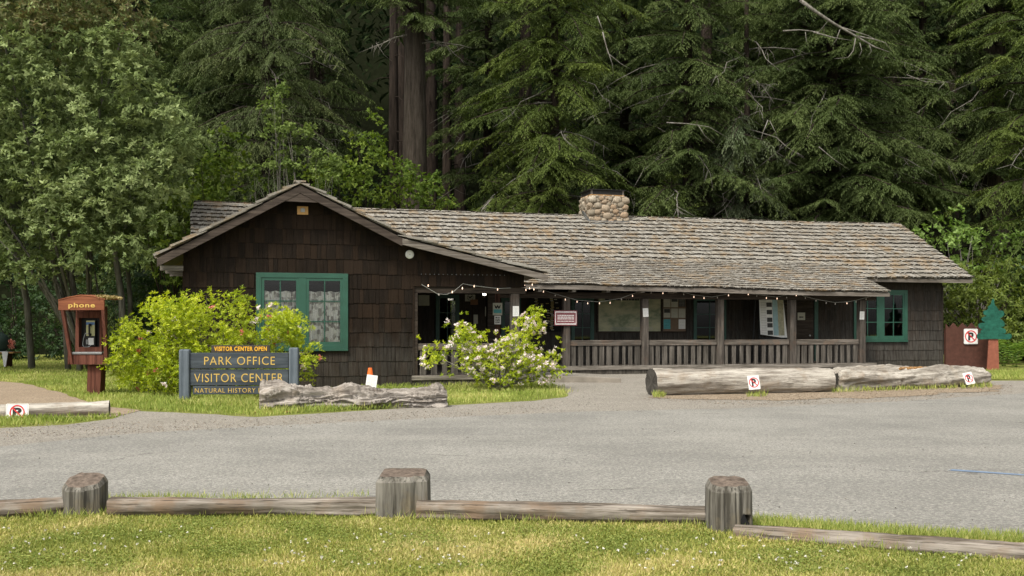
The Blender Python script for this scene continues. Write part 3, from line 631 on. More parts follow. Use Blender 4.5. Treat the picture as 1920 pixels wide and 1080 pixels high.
# windows
def window(w, v, mat, sashes=2, cols=2, rows=3, curtain=None, cas=.17):
    u0, u1, z0, z1 = w; m = MB(); d = .045
    m.box((u0, v-d, z1-cas*.75), (u1, v-.022, z1)); m.box((u0, v-d, z0+.001), (u0+cas*.8, v-.022, z1-cas*.75)); m.box((u1-cas*.8, v-d, z0+.001), (u1, v-.022, z1-cas*.75)); m.box((u0-.0, v-d-.03, z0-.06), (u1, v-.02, z0+.0)); m.box((u0+cas*.8, v-d, z0+.001), (u1-cas*.8, v-.022, z0+cas*.55))
    fr = m.build('window', mat, B, bevel=.004)
    a0, a1, b0, b1 = u0+cas*.8, u1-cas*.8, z0+cas*.55, z1-cas*.75; mid = .19 if sashes == 2 else 0
    sw = (a1-a0-mid)/sashes
    if sashes == 2: bx('mullion', (a0+sw, v-.04, b0), (a0+sw+mid, v+.0, b1), mat, fr, .004)
    for i in range(sashes):
        p = a0+i*(sw+mid); q = p+sw; st = .07 if sashes == 2 else .05; m = MB()
        m.box((p, v-.03, b0), (p+st, v+.01, b1)); m.box((q-st, v-.03, b0), (q, v+.01, b1)); m.box((p+st, v-.03, b0), (q-st, v+.01, b0+st*1.2)); m.box((p+st, v-.03, b1-st), (q-st, v+.01, b1))
        for c in range(1, cols): x = p+st+(q-p-2*st)*c/cols; m.box((x-.014, v-.022, b0+st*1.2), (x+.014, v+.005, b1-st))
        for r_ in range(1, rows): z = b0+st*1.2+(b1-b0-2.2*st)*r_/rows; m.box((p+st, v-.024, z-.014), (q-st, v+.007, z+.014))
        m.build('sash', mat, fr); m = MB(); m.box((p+st, v-.004, b0+st), (q-st, v, b1-st)); m.build('pane', M['glass'], fr)
        if curtain:
            n_ = 60; vs = []; 
            for k_ in range(n_+1):
                x = p+.02+(q-p-.04)*k_/n_; y = v+.045+.02*math.sin(k_*.9+i)+.01*math.sin(k_*2.3); vs += [(x, y, b0-.05), (x, y, b0+(b1-b0)*.80+.012*math.sin(k_*.35))]
            mesh_obj('curtain', vs, [(2*k_, 2*k_+2, 2*k_+3, 2*k_+1) for k_ in range(n_)], curtain, fr)
    return fr
window(W1, -.02, M['green'], curtain=M['curtain'])
window(W2, VM-.02, M['green'])
for w in (W3, W4, W5, W6): window(w, VM-.012, M['green_dark'], 1, 2, 3, cas=.1)
# back windows seen through the house
for (a_, b_, z0, z1) in ((6.4, 9.4, .8, 2.8), (9.8, 11.6, .9, 2.7), (24.0, 26.3, .9, 3.0)):
    m = MB(); n_ = 6
    for i in range(n_+1): x = a_+(b_-a_)*i/n_; m.box((x-.03, 15.02, z0), (x+.03, 15.08, z1))
    for i in range(4): z = z0+(z1-z0)*i/3; m.box((a_, 15.03, z-.025), (b_, 15.07, z+.025))
    m.build('window', M['green_dark'], B)
# doors
d_ = bx('door', (22.26, VM-.05, .283), (22.42, VM-.0, 2.66), M['green_dark'], B)
bx('door', (20.9, VM-.035, .283), (22.2, VM-.025, 2.5), M['beam'], B)
m = MB(); m.tube([(22.05, VM-.05, 1.25), (22.05, VM-.09, 1.25)], [.03, .035], 10); m.build('door_knob', M['metal'], B)
# chimney
cu0 = iv(1106, 400, 10.5)[0]; cu1 = iv(1176, 400, 10.5)[0]; CZ1 = iv(1140, 366, 10.5)[1]
m = MB(); m.box((cu0+.05, 10.55, 5.2), (cu1-.05, 11.85, CZ1-.02), .0); 
ch = m.build('chimney', M['concrete'], B)
m = MB()
import bmesh
def stone(mb, c, s):
    bm = bmesh.new(); bmesh.ops.create_icosphere(bm, subdivisions=2, radius=1); q = random.random()*50
    ax = Matrix.Rotation(random.uniform(-.4, .4), 3, 'Y')
    vs = []
    for v in bm.verts:
        p = v.co*(1+.28*mn.noise(v.co*1.3+Vector((q, 0, 0)))); p = Vector((max(-.8, min(.8, p.x)), p.y, max(-.8, min(.8, p.z)))); p = ax @ p
        vs.append((c[0]+p.x*s[0], c[1]+p.y*s[1], c[2]+p.z*s[2]))
    mb.add(vs, [tuple(x.index for x in f.verts) for f in bm.faces]); bm.free()
for face in range(3):
    La = (cu1-cu0) if face == 0 else 1.35; placed = []
    for size, tries in ((.17, 60), (.125, 160), (.085, 420), (.055, 700)):
        for _ in range(tries):
            a_ = random.uniform(.02, La-.02); cz = random.uniform(5.42, CZ1-size*.55); sz = size*random.uniform(.8, 1.2)
            if all(math.hypot((a_-p[0]), (cz-p[1])*1.25) > (sz+p[2])*.74 for p in placed):
                placed.append((a_, cz, sz)); t_ = sz*.5; S_ = (sz*1.1, t_, sz*.86)
                if face == 0: stone(m, (cu0+a_, 10.54, cz), S_)
                else: stone(m, (cu0+.04 if face == 1 else cu1-.04, 10.52+a_, cz), (t_, sz*1.1, sz*.86))
m.build('stonework', M['stone'], ch, smooth=True)
ct = iv(1130, 355, 10.6)[1]; cc = MB(); e0, e1 = cu0+.06, cu1-.08
cc.box((e0, 10.6, CZ1-.01), (e1, 11.8, CZ1+.03)); cc.build('chimney_sill', M['log_fresh'], ch)
cc = MB(); cc.box((e0+.03, 10.63, CZ1+.03), (e1-.03, 11.77, ct-.03)); cc.build('spark_screen', M['mesh'], ch)
cc = MB()
for p in ((e0+.02, 10.61), (e1-.08, 10.61), (e0+.02, 11.73), (e1-.08, 11.73)): cc.box((p[0], p[1], CZ1+.03), (p[0]+.07, p[1]+.07, ct-.03))
cc.build('screen_frame', M['grey_wood_z'], ch); cc = MB(); cc.box((e0-.05, 10.55, ct-.03), (e1+.03, 11.85, ct)); cc.build('chimney_cap', M['black'], ch)
cc = MB(); cc.hexa([(cu0-.12, 10.3, 5.50), (cu1+.1, 10.3, 5.50), (cu1+.1, 10.5, 5.64), (cu0-.12, 10.5, 5.64), (cu0-.1, 10.3, 5.64), (cu1+.08, 10.3, 5.64), (cu1+.08, 10.5, 5.78), (cu0-.1, 10.5, 5.78)]); 
cc.hexa([(cu0-.12, 10.4, 5.55), (cu0-.04, 10.4, 5.55), (cu0-.04, 11.1, 5.9), (cu0-.12, 11.1, 5.9), (cu0-.12, 10.4, 5.78), (cu0-.04, 10.4, 5.78), (cu0-.04, 11.1, 6.2), (cu0-.12, 11.1, 6.2)]); cc.build('flashing', M['metal'], ch)

# ------------------------------------------------------------ things fixed to the building
def onwall(name, label, cat, x0, y0, x1, y1, v, mat, depth=.012, group=None, back=0):
    u0, z1 = iv(x0, y0, v); u1, z0 = iv(x1, y1, v); c = Wp((u0+u1)/2, v, (z0+z1)/2); t = thing(name, label, cat, c, TH, group)
    w, h = (u1-u0)/2, (z1-z0)/2; return t, w, h
def panel(t, name, w, h, mat, y0=-.012, y1=0, x=0, z=0, bevel=0, tilt=0):
    m = MB(); m.box((x-w, y0, z-h), (x+w, y1, z+h)); return m.build(name, mat, t, bevel=bevel, rot=(0, tilt, 0))
def lines(t, name, w, h, n, mat, y=-.0155, x=0, z=0, hh=.006):
    m = MB()
    for i in range(n):
        zz = z+h-(i+.5)*2*h/n; xx = x-w
        while xx < x+w*.9:
            ww = random.uniform(.02, .07)*(w/.1)**.5; m.box((xx, y, zz-hh), (min(xx+ww, x+w), y+.003, zz+hh)); xx += ww+.012
    return m.build(name, mat, t)
def notice(label, x0, y0, x1, y1, v, mat='paper', group=None, tilt=0, nl=8, name='paper_notice', cat='notice'):
    t, w, h = onwall(name, label, cat, x0, y0, x1, y1, v, None, group=group); t.rotation_euler = (0, tilt, TH)
    panel(t, 'sheet', w, h, M[mat], -.004, 0); lines(t, 'print', w*.8, h*.82, nl, M['ink_pale'], -.006, hh=.004); return t
M['ink_pale'] = plain('faded_print', (.38, .38, .36), .8)
M['ink_blue'] = plain('blue_print', (.25, .50, .60), .8)
M['teal'] = plain('teal_paper', (.10, .36, .38), .8)
M['cork'] = plain('cork_board', (.17, .12, .08), .9)
M['photo_dark'] = plain('dark_photo', (.05, .05, .045), .6)
M['map_sea'] = plain('map_sea', (.30, .44, .46), .7)
vf = VP-.125
notice('white paper sheet taped to the corner porch post above the flowering bush', 961.5, 574, 973, 593, -.008, nl=9)
notice('white paper sheet on the porch post between map and railing', 1205.5, 578, 1215.5, 594, vf, tilt=R(-3))
notice('white paper sheet on the rightmost porch post beside the green window', 1612, 584, 1620.5, 599, vf, tilt=R(2))
t, w, h = onwall('notice_board', 'maroon sign with white zigzag borders and small white text on porch post', 'sign', 1039, 582, 1082, 610.5, vf-.03, None)
panel(t, 'board', w, h, M['maroon'], -.015, .0, bevel=.01); lines(t, 'lettering', w*.72, h*.35, 3, M['white'], -.018, z=h*.12, hh=.012); lines(t, 'lettering', w*.74, h*.08, 1, M['white'], -.018, z=-h*.42, hh=.010)
m = MB(); n_ = 22
for s_, zz in ((1, h*.84), (-1, -h*.84)):
    for i in range(n_):
        x = -w*.88+i*w*1.76/n_; q = w*1.76/n_; m.prism([(x, zz), (x+q, zz), (x+q/2, zz-s_*.05)], -.018, -.0155)
    m.box((-w*.9, -.018, zz-.006), (w*.9, -.0155, zz+.006))
for s_ in (-1, 1): m.box((s_*w*.9-.008, -.018, -h*.84), (s_*w*.9+.008, -.0155, h*.84))
m.build('zigzag_border', M['white'], t)
# big map
t, w, h = onwall('map_board', 'large framed trail map on the dark porch wall, left of the bulletin board', 'map', 1122, 556, 1238, 621, VM-.05, None)
def map_mat():
    m = NT('trail_map_print'); c = m.ramp(m.noise(m.coord((1, 1, 2)), 1.3, 6, .6), [(.38, (.40, .38, .24)), (.5, (.30, .31, .20)), (.6, (.15, .19, .11)), (.72, (.36, .34, .22))])
    c = m.mix(m.ramp(m.noise(m.coord(), 26, 3, .8), [(.66, 0), (.7, .8)]), c, (.06, .07, .05)); return m.base(c, .5, .3)
panel(t, 'frame', w+.05, h+.05, M['beam'], -.02, .01); panel(t, 'map_sheet', w, h, map_mat(), -.026, -.021)
lines(t, 'title', w*.55, .05, 1, M['ink'], -.029, x=-w*.25, z=h*.83, hh=.03); lines(t, 'legend', w*.7, h*.1, 3, M['ink_pale'], -.029, x=.1, z=-h*.86, hh=.006)
# bulletin board with papers
t, w, h = onwall('bulletin_board', 'cork bulletin board with pinned leaflets, right of the large map', 'notice board', 1243, 556, 1285, 621, VM-.05, None)
panel(t, 'frame', w+.04, h+.05, M['beam'], -.02, .01); panel(t, 'cork', w, h, M['cork'], -.026, -.021)
pw = w/3
bul = t
for (i, j, hh_, mt, lab) in ((0, 0, .30, 'paper_dim', 'plain cream leaflet top left on the cork board'), (1, 0, .30, 'paper_dim', 'cream leaflet with dark heading top centre on the cork board'), (2, 0, .26, 'photo_dark', 'dark photo leaflet top right on the cork board'),
                        (0, 1, .26, 'paper_dim', 'leaflet with dark picture in the middle left of the cork board'), (1, 1, .27, 'paper_dim', 'text leaflet at the centre of the cork board'), (2, 1, .27, 'paper_dim', 'pale leaflet middle right on the cork board'),
                        (0, 2, .28, 'teal', 'teal leaflet low on the left of the cork board'), (2, 2, .28, 'paper', 'white leaflet low on the right of the cork board')):
    x = -w+pw*(2*i+1); z = h-.2-j*.40; p = thing('leaflet', lab, 'leaflet', bul.location+Vector((x*CT+.03*ST, x*ST-.03*CT, z)), TH, 'leaflets pinned on the cork board')
    panel(p, 'sheet', pw*.9, hh_*.62, M[mt], -.004, 0); lines(p, 'print', pw*.7, hh_*.5, 5, M['ink_pale' if mt != 'teal' else 'ink'], -.006, hh=.004)
    if j == 1 and i == 0 or (i == 1 and j == 0): panel(p, 'picture', pw*.8, .07, M['photo_dark'], -.007, -.004, z=.08)
# leaning relief map on an easel
el = at(1452, 600, 33.6); eu, ez = iv(1450, 595, VM-.9)
t = thing('display_easel', 'coast map panel leaning on a dark easel between two porch posts', 'display board', Wp(eu, VM-.9, .283), TH)
w = .52; h0, h1 = .92, 2.36
m = MB(); m.hexa([(-w, -.02, h0+.10), (w*1.05, -.04, h0-.05), (w*1.05, -.01, h0-.05), (-w, .01, h0+.10), (-w, .10, h1), (w*.86, .10, h1), (w*.86, .13, h1), (-w, .13, h1)]); m.build('panel', M['paper'], t)
def ep(x0, x1, z0, z1, mat, nm, off=.006):
    m = MB(); f_ = lambda z: -.02+(z-h0)/(h1-h0)*.12-off-.012; m.hexa([(x0, f_(z0), z0), (x1, f_(z0), z0), (x1, f_(z0)+.01, z0), (x0, f_(z0)+.01, z0), (x0, f_(z1), z1), (x1, f_(z1), z1), (x1, f_(z1)+.01, z1), (x0, f_(z1)+.01, z1)]); m.build(nm, M[mat], t)
ep(.0, .2, .98, 2.32, 'map_sea', 'sea_area')
M['map_land'] = plain('map_land', (.42, .40, .27), .7, var=.25, scale=12); ep(.2, .44, .98, 2.32, 'map_land', 'land_area')
for i, z in enumerate((2.1, 1.83, 1.55, 1.35, 1.08)): ep(-.24, -.03, z-.08, z+.08, 'photo_dark', 'photo', .008)
m = MB()
for i in range(22): z = 2.3-i*.06; m.box((-.48, -.045+(z-h0)/(h1-h0)*.12, z-.006), (-.27, -.035+(z-h0)/(h1-h0)*.12, z+.006))
m.build('print', M['ink_pale'], t)
m = MB(); m.tube([(-.56, .0, 0), (-.5, .14, 2.5)], .03, 6); m.tube([(.56, .0, 0), (.48, .14, 2.4)], .03, 6); m.tube([(-.8, .1, 0), (-.62, .2, 2.45)], .035, 6); m.box((-.6, -.06, .84), (.6, .0, .9)); m.build('easel_frame', M['black'], t)
notice('pale sign with a black arrow pointing left beside the porch post', 1495.5, 586, 1509.5, 600, VM-.05, 'paper_dim', nl=2, name='arrow_sign', cat='sign')
ar = sc.objects['arrow_sign']; m = MB(); m.prism([(-.11, -.03), (-.05, .01), (-.05, -.01), (.08, -.01), (.08, -.05), (-.05, -.05), (-.05, -.07)], -.009, -.005); m.build('arrow', M['ink'], ar)
# left porch recess
notice('square pale notice on the shaded porch wall near the gable corner', 784.5, 553.5, 805, 573, VM-.05, 'paper_dim', nl=6)
t, w, h = onwall('dog_sign', 'white sign with a black dog in a crossed circle on porch wall', 'sign', 872, 550, 891, 565, VM-.05, None)
panel(t, 'plate', w, h, M['paper_dim'], -.008, 0)
def ring(mb, r0, r1, y0, y1, cx=0, cz=0, n=36):
    for i in range(n):
        a, b = 2*math.pi*i/n, 2*math.pi*(i+1)/n; c = lambda r, q, y: (cx+r*math.cos(q), y, cz+r*math.sin(q))
        mb.hexa([c(r0, a, y0), c(r1, a, y0), c(r1, a, y1), c(r0, a, y1), c(r0, b, y0), c(r1, b, y0), c(r1, b, y1), c(r0, b, y1)], .5)
m = MB(); ring(m, .095, .11, -.012, -.009); m.box((-.05, -.012, -.02), (.04, -.009, .03)); m.box((.03, -.012, .01), (.07, -.009, .055)); m.box((-.05, -.012, -.06), (-.035, -.009, -.02)); m.box((.02, -.012, -.06), (.035, -.009, -.02)); m.box((-.075, -.012, .02), (-.05, -.009, .05)); m.build('symbol', M['ink'], t)
M['wood_plaque'] = plain('tan_plaque', (.20, .10, .05), .7)
t, w, h = onwall('wooden_plaque', 'small reddish wooden plaque below the dog sign', 'plaque', 882, 561.5, 896, 571.5, VM-.08, None); panel(t, 'board', w, h, M['wood_plaque'], -.015, 0, bevel=.006)
u_, z_ = iv(931, 580, 3.6)
t, w, h = onwall('wildlife_poster', 'framed poster of a bird over blue water behind the white-flowered bush', 'poster', 924, 568, 941.5, 591, 3.0, None)
panel(t, 'sheet', w, h, M['paper_dim'], -.01, 0); panel(t, 'picture', w*.85, h*.3, M['teal'], -.014, -.011, z=-h*.35); m = MB(); m.prism([(-w*.7, h*.75), (-w*.5, h*.15), (-.03, h*.05), (0, h*.3), (.03, h*.05), (w*.5, h*.15), (w*.7, h*.75), (w*.25, h*.4), (0, h*.7), (-w*.25, h*.4)], -.014, -.011); m.build('bird', M['ink'], t)
t, w, h = onwall('rules_sign', 'narrow white sign with black text lines under the bird poster', 'sign', 927, 592, 939, 608, 3.0, None); panel(t, 'sheet', w, h, M['paper'], -.01, 0); lines(t, 'print', w*.7, h*.8, 4, M['ink'], -.013, hh=.016)
bx('hanging_post', (iv(927, 0, 3.1)[0], 3.12, .283), (iv(938, 0, 3.1)[0], 3.25, 2.68), wood('red_brown_post', (.06, .03, .02), (.11, .055, .038), 'z'), B)
notice('grey sheet taped right of the dark inner porch post', 909.5, 575, 920, 593, VM-.06, 'paper_dim', nl=7)
notice('two toned flyer low beside the dark inner porch post', 888, 590, 896, 607, VM-.06, 'paper_dim', nl=3)
M['plaque_y'] = plain('brass_nameplates', (.36, .28, .10), .5)
# donor name boards: stacked small strips
t, w, h = onwall('donor_board', 'dark wall board covered in stacked small tan and cream name strips', 'notice board', 992, 549, 1052, 622, VM-.06, None); panel(t, 'board', w, h, M['dark'], -.008, 0)
for cxf, z0f, z1f, n_ in ((-.55, .8, .1, 9), (-.25, .45, -.95, 18), (.18, .95, -.95, 4), (.42, 1., -1., 32), (.62, .97, .6, 4), (.72, .8, -.9, 6), (.2, .1, -.7, 6)):
    for i in range(n_):
        z = (z0f+(z1f-z0f)*i/n_)*h*.96; x = cxf*w+random.uniform(-.03, .03); bx('name_strip', (x-w*.09, -.016, z-.013), (x+w*.09, -.009, z+.014), M['plaque_y' if random.random() < .6 else 'paper_dim'], t)
# ceiling lamps
for (x, y, v, w, h, lab) in ((912, 548.5, VM-3, .10, .09, 'square lit porch lamp glowing above the white-flowered bush'), (1467, 552, VP+.3, .11, .045, 'lit lamp under the porch eave above the easel')):
    u, z = iv(x, y, v); t = thing('porch_lamp', lab, 'lamp', Wp(u, v, z), TH); bx('shade', (-w, -w, -h), (w, w, h*.6), M['lamp'], t, .02); bx('lamp_base', (-w*.6, -w*.6, h*.6), (w*.6, w*.6, max(h, 2.69-z)), M['metal'], t)
# round white disc and orange plate on the gable
u, z = iv(768, 477, -.04); t = thing('wall_disc', 'round white light fitting high on the gable near the porch opening', 'light fitting', Wp(u, -.03, z), TH)
m = MB(); m.tube([(0, 0, 0), (0, -.03, 0), (0, -.05, 0)], [.115, .115, .085], 28); m.build('disc', M['white'], t, bevel=.004); m = MB(); m.tube([(0, -.05, 0), (0, -.056, 0)], [.012, .012], 8); m.build('screw', M['metal'], t)
u, z = iv(567.5, 394.5, -.04); t = thing('bat_box', 'small tan wooden plate with white sensor just under the gable peak', 'plate', Wp(u, -.03, z), TH)
bx('board', (-.14, -.03, -.11), (.14, 0, .105), M['ply'], t, .005); m = MB(); m.prism([(-.055, -.05), (.055, -.05), (.055, .03), (.03, .055), (-.03, .055), (-.055, .03)], -.075, -.03); m.build('sensor', M['cloth'], t, bevel=.006)
# nail heads / old icicle-light clips over the porch opening
m = MB()
for i in range(20): u = iv(790+i*8.2, 512, -.03)[0]; m.box((u-.008, -.034, 3.0-.008), (u+.008, -.026, 3.0+.008))
m.build('light_clip', M['metal'], B)
# sheltered bench and shelf in the recess
# string lights
strings = [('string of warm bulbs sagging across the shaded opening below the gable', [(803, 536), (823, 553), (848, 548), (867, 541), (889, 537), (933, 543)], -.1, [(790, 533), (820, 551), (838, 552), (850, 547), (868, 532), (890, 536), (933, 541), (958, 540)]),
           ('tangle of small bulbs at the corner post and up to the maroon sign', [(972, 545), (979, 544), (986, 544), (984, 536.5), (993, 541), (1001, 543), (998, 534)], VPE-.15, [(962, 538), (972, 541), (986, 541), (1001, 540), (1012, 538)]),
           ('long string of small bulbs draped from post to post along the porch', [(1019, 547), (1041, 554), (1060, 562), (1082, 566), (1102, 569), (1124, 569), (1144, 568), (1165, 562), (1186, 555), (1205, 547.5), (1221, 549), (1243, 550), (1262, 548.5), (1282, 552), (1301, 557), (1320, 559), (1345, 558), (1366, 554), (1403, 552), (1419, 555), (1437, 559), (1457, 560), (1475, 558), (1493, 554)], vf-.06,
            [(1008, 541), (1041, 551), (1082, 563), (1124, 566), (1165, 559), (1205, 544), (1243, 547), (1266, 544), (1301, 553), (1335, 557), (1366, 551), (1388, 548), (1419, 552), (1455, 557), (1488, 550)]),
           ('rightmost string of clear bulbs sagging toward the end porch post', [(1510, 559), (1530, 564), (1549, 568), (1566, 570), (1588, 569), (1605, 566), (1624, 561)], vf-.08, [(1497, 551), (1510, 556), (1530, 561), (1549, 564.5), (1566, 567), (1588, 566), (1605, 563), (1624, 558), (1636, 555)])]
for si, (lab, bl_, v, wr) in enumerate(strings):
    u0, z0 = iv(*wr[0], v); t = thing('string_lights', lab, 'string lights', Wp(u0, v, z0), TH, 'strings of bulbs along the porch')
    loc_ = lambda p: (iv(*p, v)[0]-u0, 0, iv(*p, v)[1]-z0)
    m = MB(); m.tube([loc_(p) for p in wr], .0065, 5); m.build('wire', M['wire'], t)
    for k_, p in enumerate(bl_):
        x, _, z = loc_(p); m = MB(); m.lathe((x, 0, z), [(.007, .038), (.009, .02), (.0165, .0), (.014, -.016), (.003, -.026)], 8); m.build('bulb', M['bulb' if (si < 3 and k_ % 3 != 1) or k_ == 4 else 'bulb_off'], t, smooth=True)

# ------------------------------------------------------------ lettering
def text(name, s, parent, w, h, loc, mat, bold=.012, depth=.004, rot=(R(90), 0, 0)):
    cu = bpy.data.curves.new(name, 'FONT'); cu.body = s; cu.align_x = 'CENTER'; cu.align_y = 'CENTER'; cu.size = 1; cu.offset = bold; cu.extrude = .01; cu.space_character = 1.12; cu.resolution_u = 4
    o = bpy.data.objects.new(name, cu); col.objects.link(o); bpy.context.view_layer.update()
    me = bpy.data.meshes.new_from_object(o.evaluated_get(bpy.context.evaluated_depsgraph_get())); bpy.data.objects.remove(o)
    co = np.empty(len(me.vertices)*3, np.float32); me.vertices.foreach_get('co', co); co = co.reshape(-1, 3)
    mn_, mx = co.min(0), co.max(0); co -= (mn_+mx)/2; co[:, 0] *= w/(mx[0]-mn_[0]); co[:, 1] *= h/(mx[1]-mn_[1]); co[:, 2] *= depth/max(1e-6, mx[2]-mn_[2])
    me.vertices.foreach_set('co', co.ravel()); me.materials.clear(); me.materials.append(mat); me.update()
    o = bpy.data.objects.new(name, me); col.objects.link(o); o.parent = parent; o.location = loc; o.rotation_euler = rot; return o

# ------------------------------------------------------------ park sign
def rock_post(name, w, d, h, mat, parent, loc, cap=.03):
    m = MB(); m.box((-w/2, -d/2, -.15), (w/2, d/2, h)); return m.build(name, mat, parent, loc, bevel=cap)
p0 = G(347, 756); SG_ang = R(3)
t = thing('park_sign', 'slate-blue wooden sign reading PARK OFFICE VISITOR CENTER in yellow letters', 'sign', p0, SG_ang)
s_ = F/p0.y; k = lambda px: px/s_
rock_post('sign_post', k(19), .2, k(101), M['sign_slate_z'], t, (0, 0, 0)); rock_post('sign_post', k(17.5), .2, k(104), M['sign_slate_z'], t, (k(202)/math.cos(SG_ang), 0, 0))
zt = lambda y: k(756-y); X0_, X1_ = k(9.4), k(192)
def plank(y0, y1, x0=X0_, x1=X1_, mat='sign_slate', d=.035): return bx('plank', (x0, -d, zt(y1)), (x1, d, zt(y0)), M[mat], t, .008)
a_ = plank(661.5, 691); b_ = plank(693, 722.5); c_ = plank(724, 739.5, k(15), k(188))
text('lettering', 'PARK OFFICE', t, k(131), k(15.5), ((X0_+X1_)/2+k(1), -.039, zt(676.5)), M['yellow'], -.006); text('lettering', 'VISITOR CENTER', t, k(165), k(16), ((X0_+X1_)/2-k(.5), -.039, zt(708.5)), M['yellow'], -.006)
text('lettering', 'NATURAL HISTORY BOOKS', t, k(158), k(8.5), (k(19)+k(79), -.039, zt(732)), M['yellow'], -.006)
t2 = thing('open_sign', 'dark strip reading VISITOR CENTER OPEN mounted above the park sign', 'sign', p0+Vector((k(102), .1, zt(661.3))), SG_ang)
bx('board', (-k(54.5), -.02, .0), (k(54.5), .02, k(14)), M['sign_brown'], t2, .004); text('lettering', 'VISITOR CENTER OPEN', t2, k(98), k(8.5), (0, -.024, k(7.2)), M['yellow2'], .03)
# ------------------------------------------------------------ no parking signs
def np_sign(label, x0, y0, x1, y1, Y, rz=0, tilt=0, pitch=0):
    c = at((x0+x1)/2, (y0+y1)/2, Y); w, h = (x1-x0)/2/F*Y, (y1-y0)/2/F*Y
    t = thing('no_parking_sign', label, 'sign', c, 0, 'no parking signs'); t.rotation_euler = (pitch, tilt, rz)
    n_ = 5; rr = min(w, h)*.14; pts = []
    for (sx, sy, a0) in ((1, 1, 0), (-1, 1, 90), (-1, -1, 180), (1, -1, 270)):
        for i in range(n_+1): a = R(a0+90*i/n_); pts.append((sx*(w-rr)+rr*math.cos(a), sy*(h-rr)+rr*math.sin(a)))
    m = MB(); m.prism(pts, -.006, 0); m.build('plate', M['white'], t)
    m = MB(); 
    for (p, q) in zip(pts, pts[1:]+pts[:1]):
        a = Vector(p)*.93; b = Vector(q)*.93; c_ = Vector(p)*.90; d_ = Vector(q)*.90; m.hexa([(a.x, -.008, a.y), (b.x, -.008, b.y), (b.x, -.0065, b.y), (a.x, -.0065, a.y), (c_.x, -.008, c_.y), (d_.x, -.008, d_.y), (d_.x, -.0065, d_.y), (c_.x, -.0065, c_.y)])
    m.build('border_line', M['ink_pale'], t)
    text('letter', 'P', t, w*.8, h*1.08, (.0, -.009, 0), M['ink'], .05, .002)
    r = min(w, h)*.86; m = MB(); ring(m, r*.83, r, -.013, -.0105); q = .7071*r*.9; e = r*.085
    m.prism([(-q-e*.7, q-e*.7), (-q+e*.7, q+e*.7), (q+e*.7, -q+e*.7), (q-e*.7, -q-e*.7)], -.0145, -.0125) ; m.build('ring_and_slash', M['red'], t); return t
np_sign('no parking sign half sunk in grass by the thin log at the far left', 12, 757, 53, 789, 17.25, R(4), R(0), R(-4))
np_sign('no parking sign screwed to the flank of the big round-ended log', 1402, 704, 1424.5, 730.5, 22.55, R(8), R(-4), R(-14))
np_sign('no parking sign tilted on the end of the knotty rightmost log', 1807, 698, 1826, 721, 25.35, R(12), R(-9), R(-20))
np_sign('no parking sign on the brown zigzag-topped fence beside the tree cutout', 1807, 616.5, 1833.5, 645, 36.85, R(2), 0)

# ------------------------------------------------------------ logs
def fbm(p, o=4): return mn.fractal(p, 1.0, 2.1, o)
def log_thing(name, label, cat, A, Bp, r0, r1, mat, seed=1, amp=.06, knots=(), nseg=120, nr=48, squash=1., shape=None, endmat=None, group=None, taper=.0):
    A = Vector(A); Bp = Vector(Bp); L = (Bp-A).length; ang = math.atan2(Bp.y-A.y, Bp.x-A.x); pit = math.asin((Bp.z-A.z)/L)
    t = thing(name, label, cat, A, 0, group); t.rotation_euler = (0, -pit, ang)
    vs = []; fs = []; gn = 1.0 if name == 'driftwood_log' else .25
    for i in range(nseg+1):
        s = i/nseg; x = s*L; r = r0+(r1-r0)*s
        e_ = min(s, 1-s)*L; rr = r*(1-taper*max(0, 1-e_/.12)**2)
        for j in range(nr):
            a = 2*math.pi*j/nr; cy, cz = math.cos(a), math.sin(a)
            tw = a+x*.25; d = amp*(fbm((x*.55+seed*7.1, math.cos(tw)*1.6, math.sin(tw)*1.6+seed))+.55*fbm((x*.9+seed, math.cos(tw)*5, math.sin(tw)*5)))
            d += amp*.18*fbm((x*2.2, math.cos(tw)*14, math.sin(tw)*14+seed)); w2 = tw+.9*mn.noise((x*1.3, seed, math.cos(a)))
            d += gn*amp*(.75-2.6*abs(mn.noise((x*1.5+seed, math.cos(w2)*3.2, math.sin(w2)*3.2))))*.55-gn*amp*.5*max(0, 1-abs(mn.noise((x*.6, math.cos(w2)*6, math.sin(w2)*6+seed)))*9)
            for (kx, ka, kr, kh) in knots:
                q = math.hypot(x-kx, ((a-ka+math.pi) % (2*math.pi)-math.pi)*r); d += kh*math.exp(-(q/kr)**2)-kh*1.3*math.exp(-(q/(kr*.4))**2)
            R_ = rr*(1+d/r0*1.0) if r0 else rr
            sh = shape(s, a) if shape else 1
            vs.append((x, cy*R_*sh, cz*R_*squash*sh+(r0 if False else 0)))
    for i in range(nseg):
        for j in range(nr): fs.append((i*nr+j, i*nr+(j+1) % nr, (i+1)*nr+(j+1) % nr, (i+1)*nr+j))
    mesh_obj('trunk', vs, fs, mat, t, smooth=True)
    for s, nm in ((0, 'cut_end'), (nseg, 'cut_end')):
        ringv = vs[s*nr:(s+1)*nr]; c = Vector((0, 0, 0))
        for p in ringv: c += Vector(p)
        c /= nr; c.x += (.02 if s == 0 else -.02); vv = [tuple(c)]; 
        for q in (.5, 1.0):
            for p in ringv: w = c.lerp(Vector(p), q); w.x += (0 if q == 1 else .02*mn.noise((p[1]*9, p[2]*9, seed))); vv.append(tuple(w))
        ff = [(0, 1+j, 1+(j+1) % nr) for j in range(nr)]+[(1+j, 1+nr+j, 1+nr+(j+1) % nr, 1+(j+1) % nr) for j in range(nr)]
        if s: pass
        else: ff = [f[::-1] for f in ff]
        mesh_obj(nm, vv, ff, endmat or M['log_end'], t)
    return t
a_ = G(1224, 743); b_ = G(1556, 735)
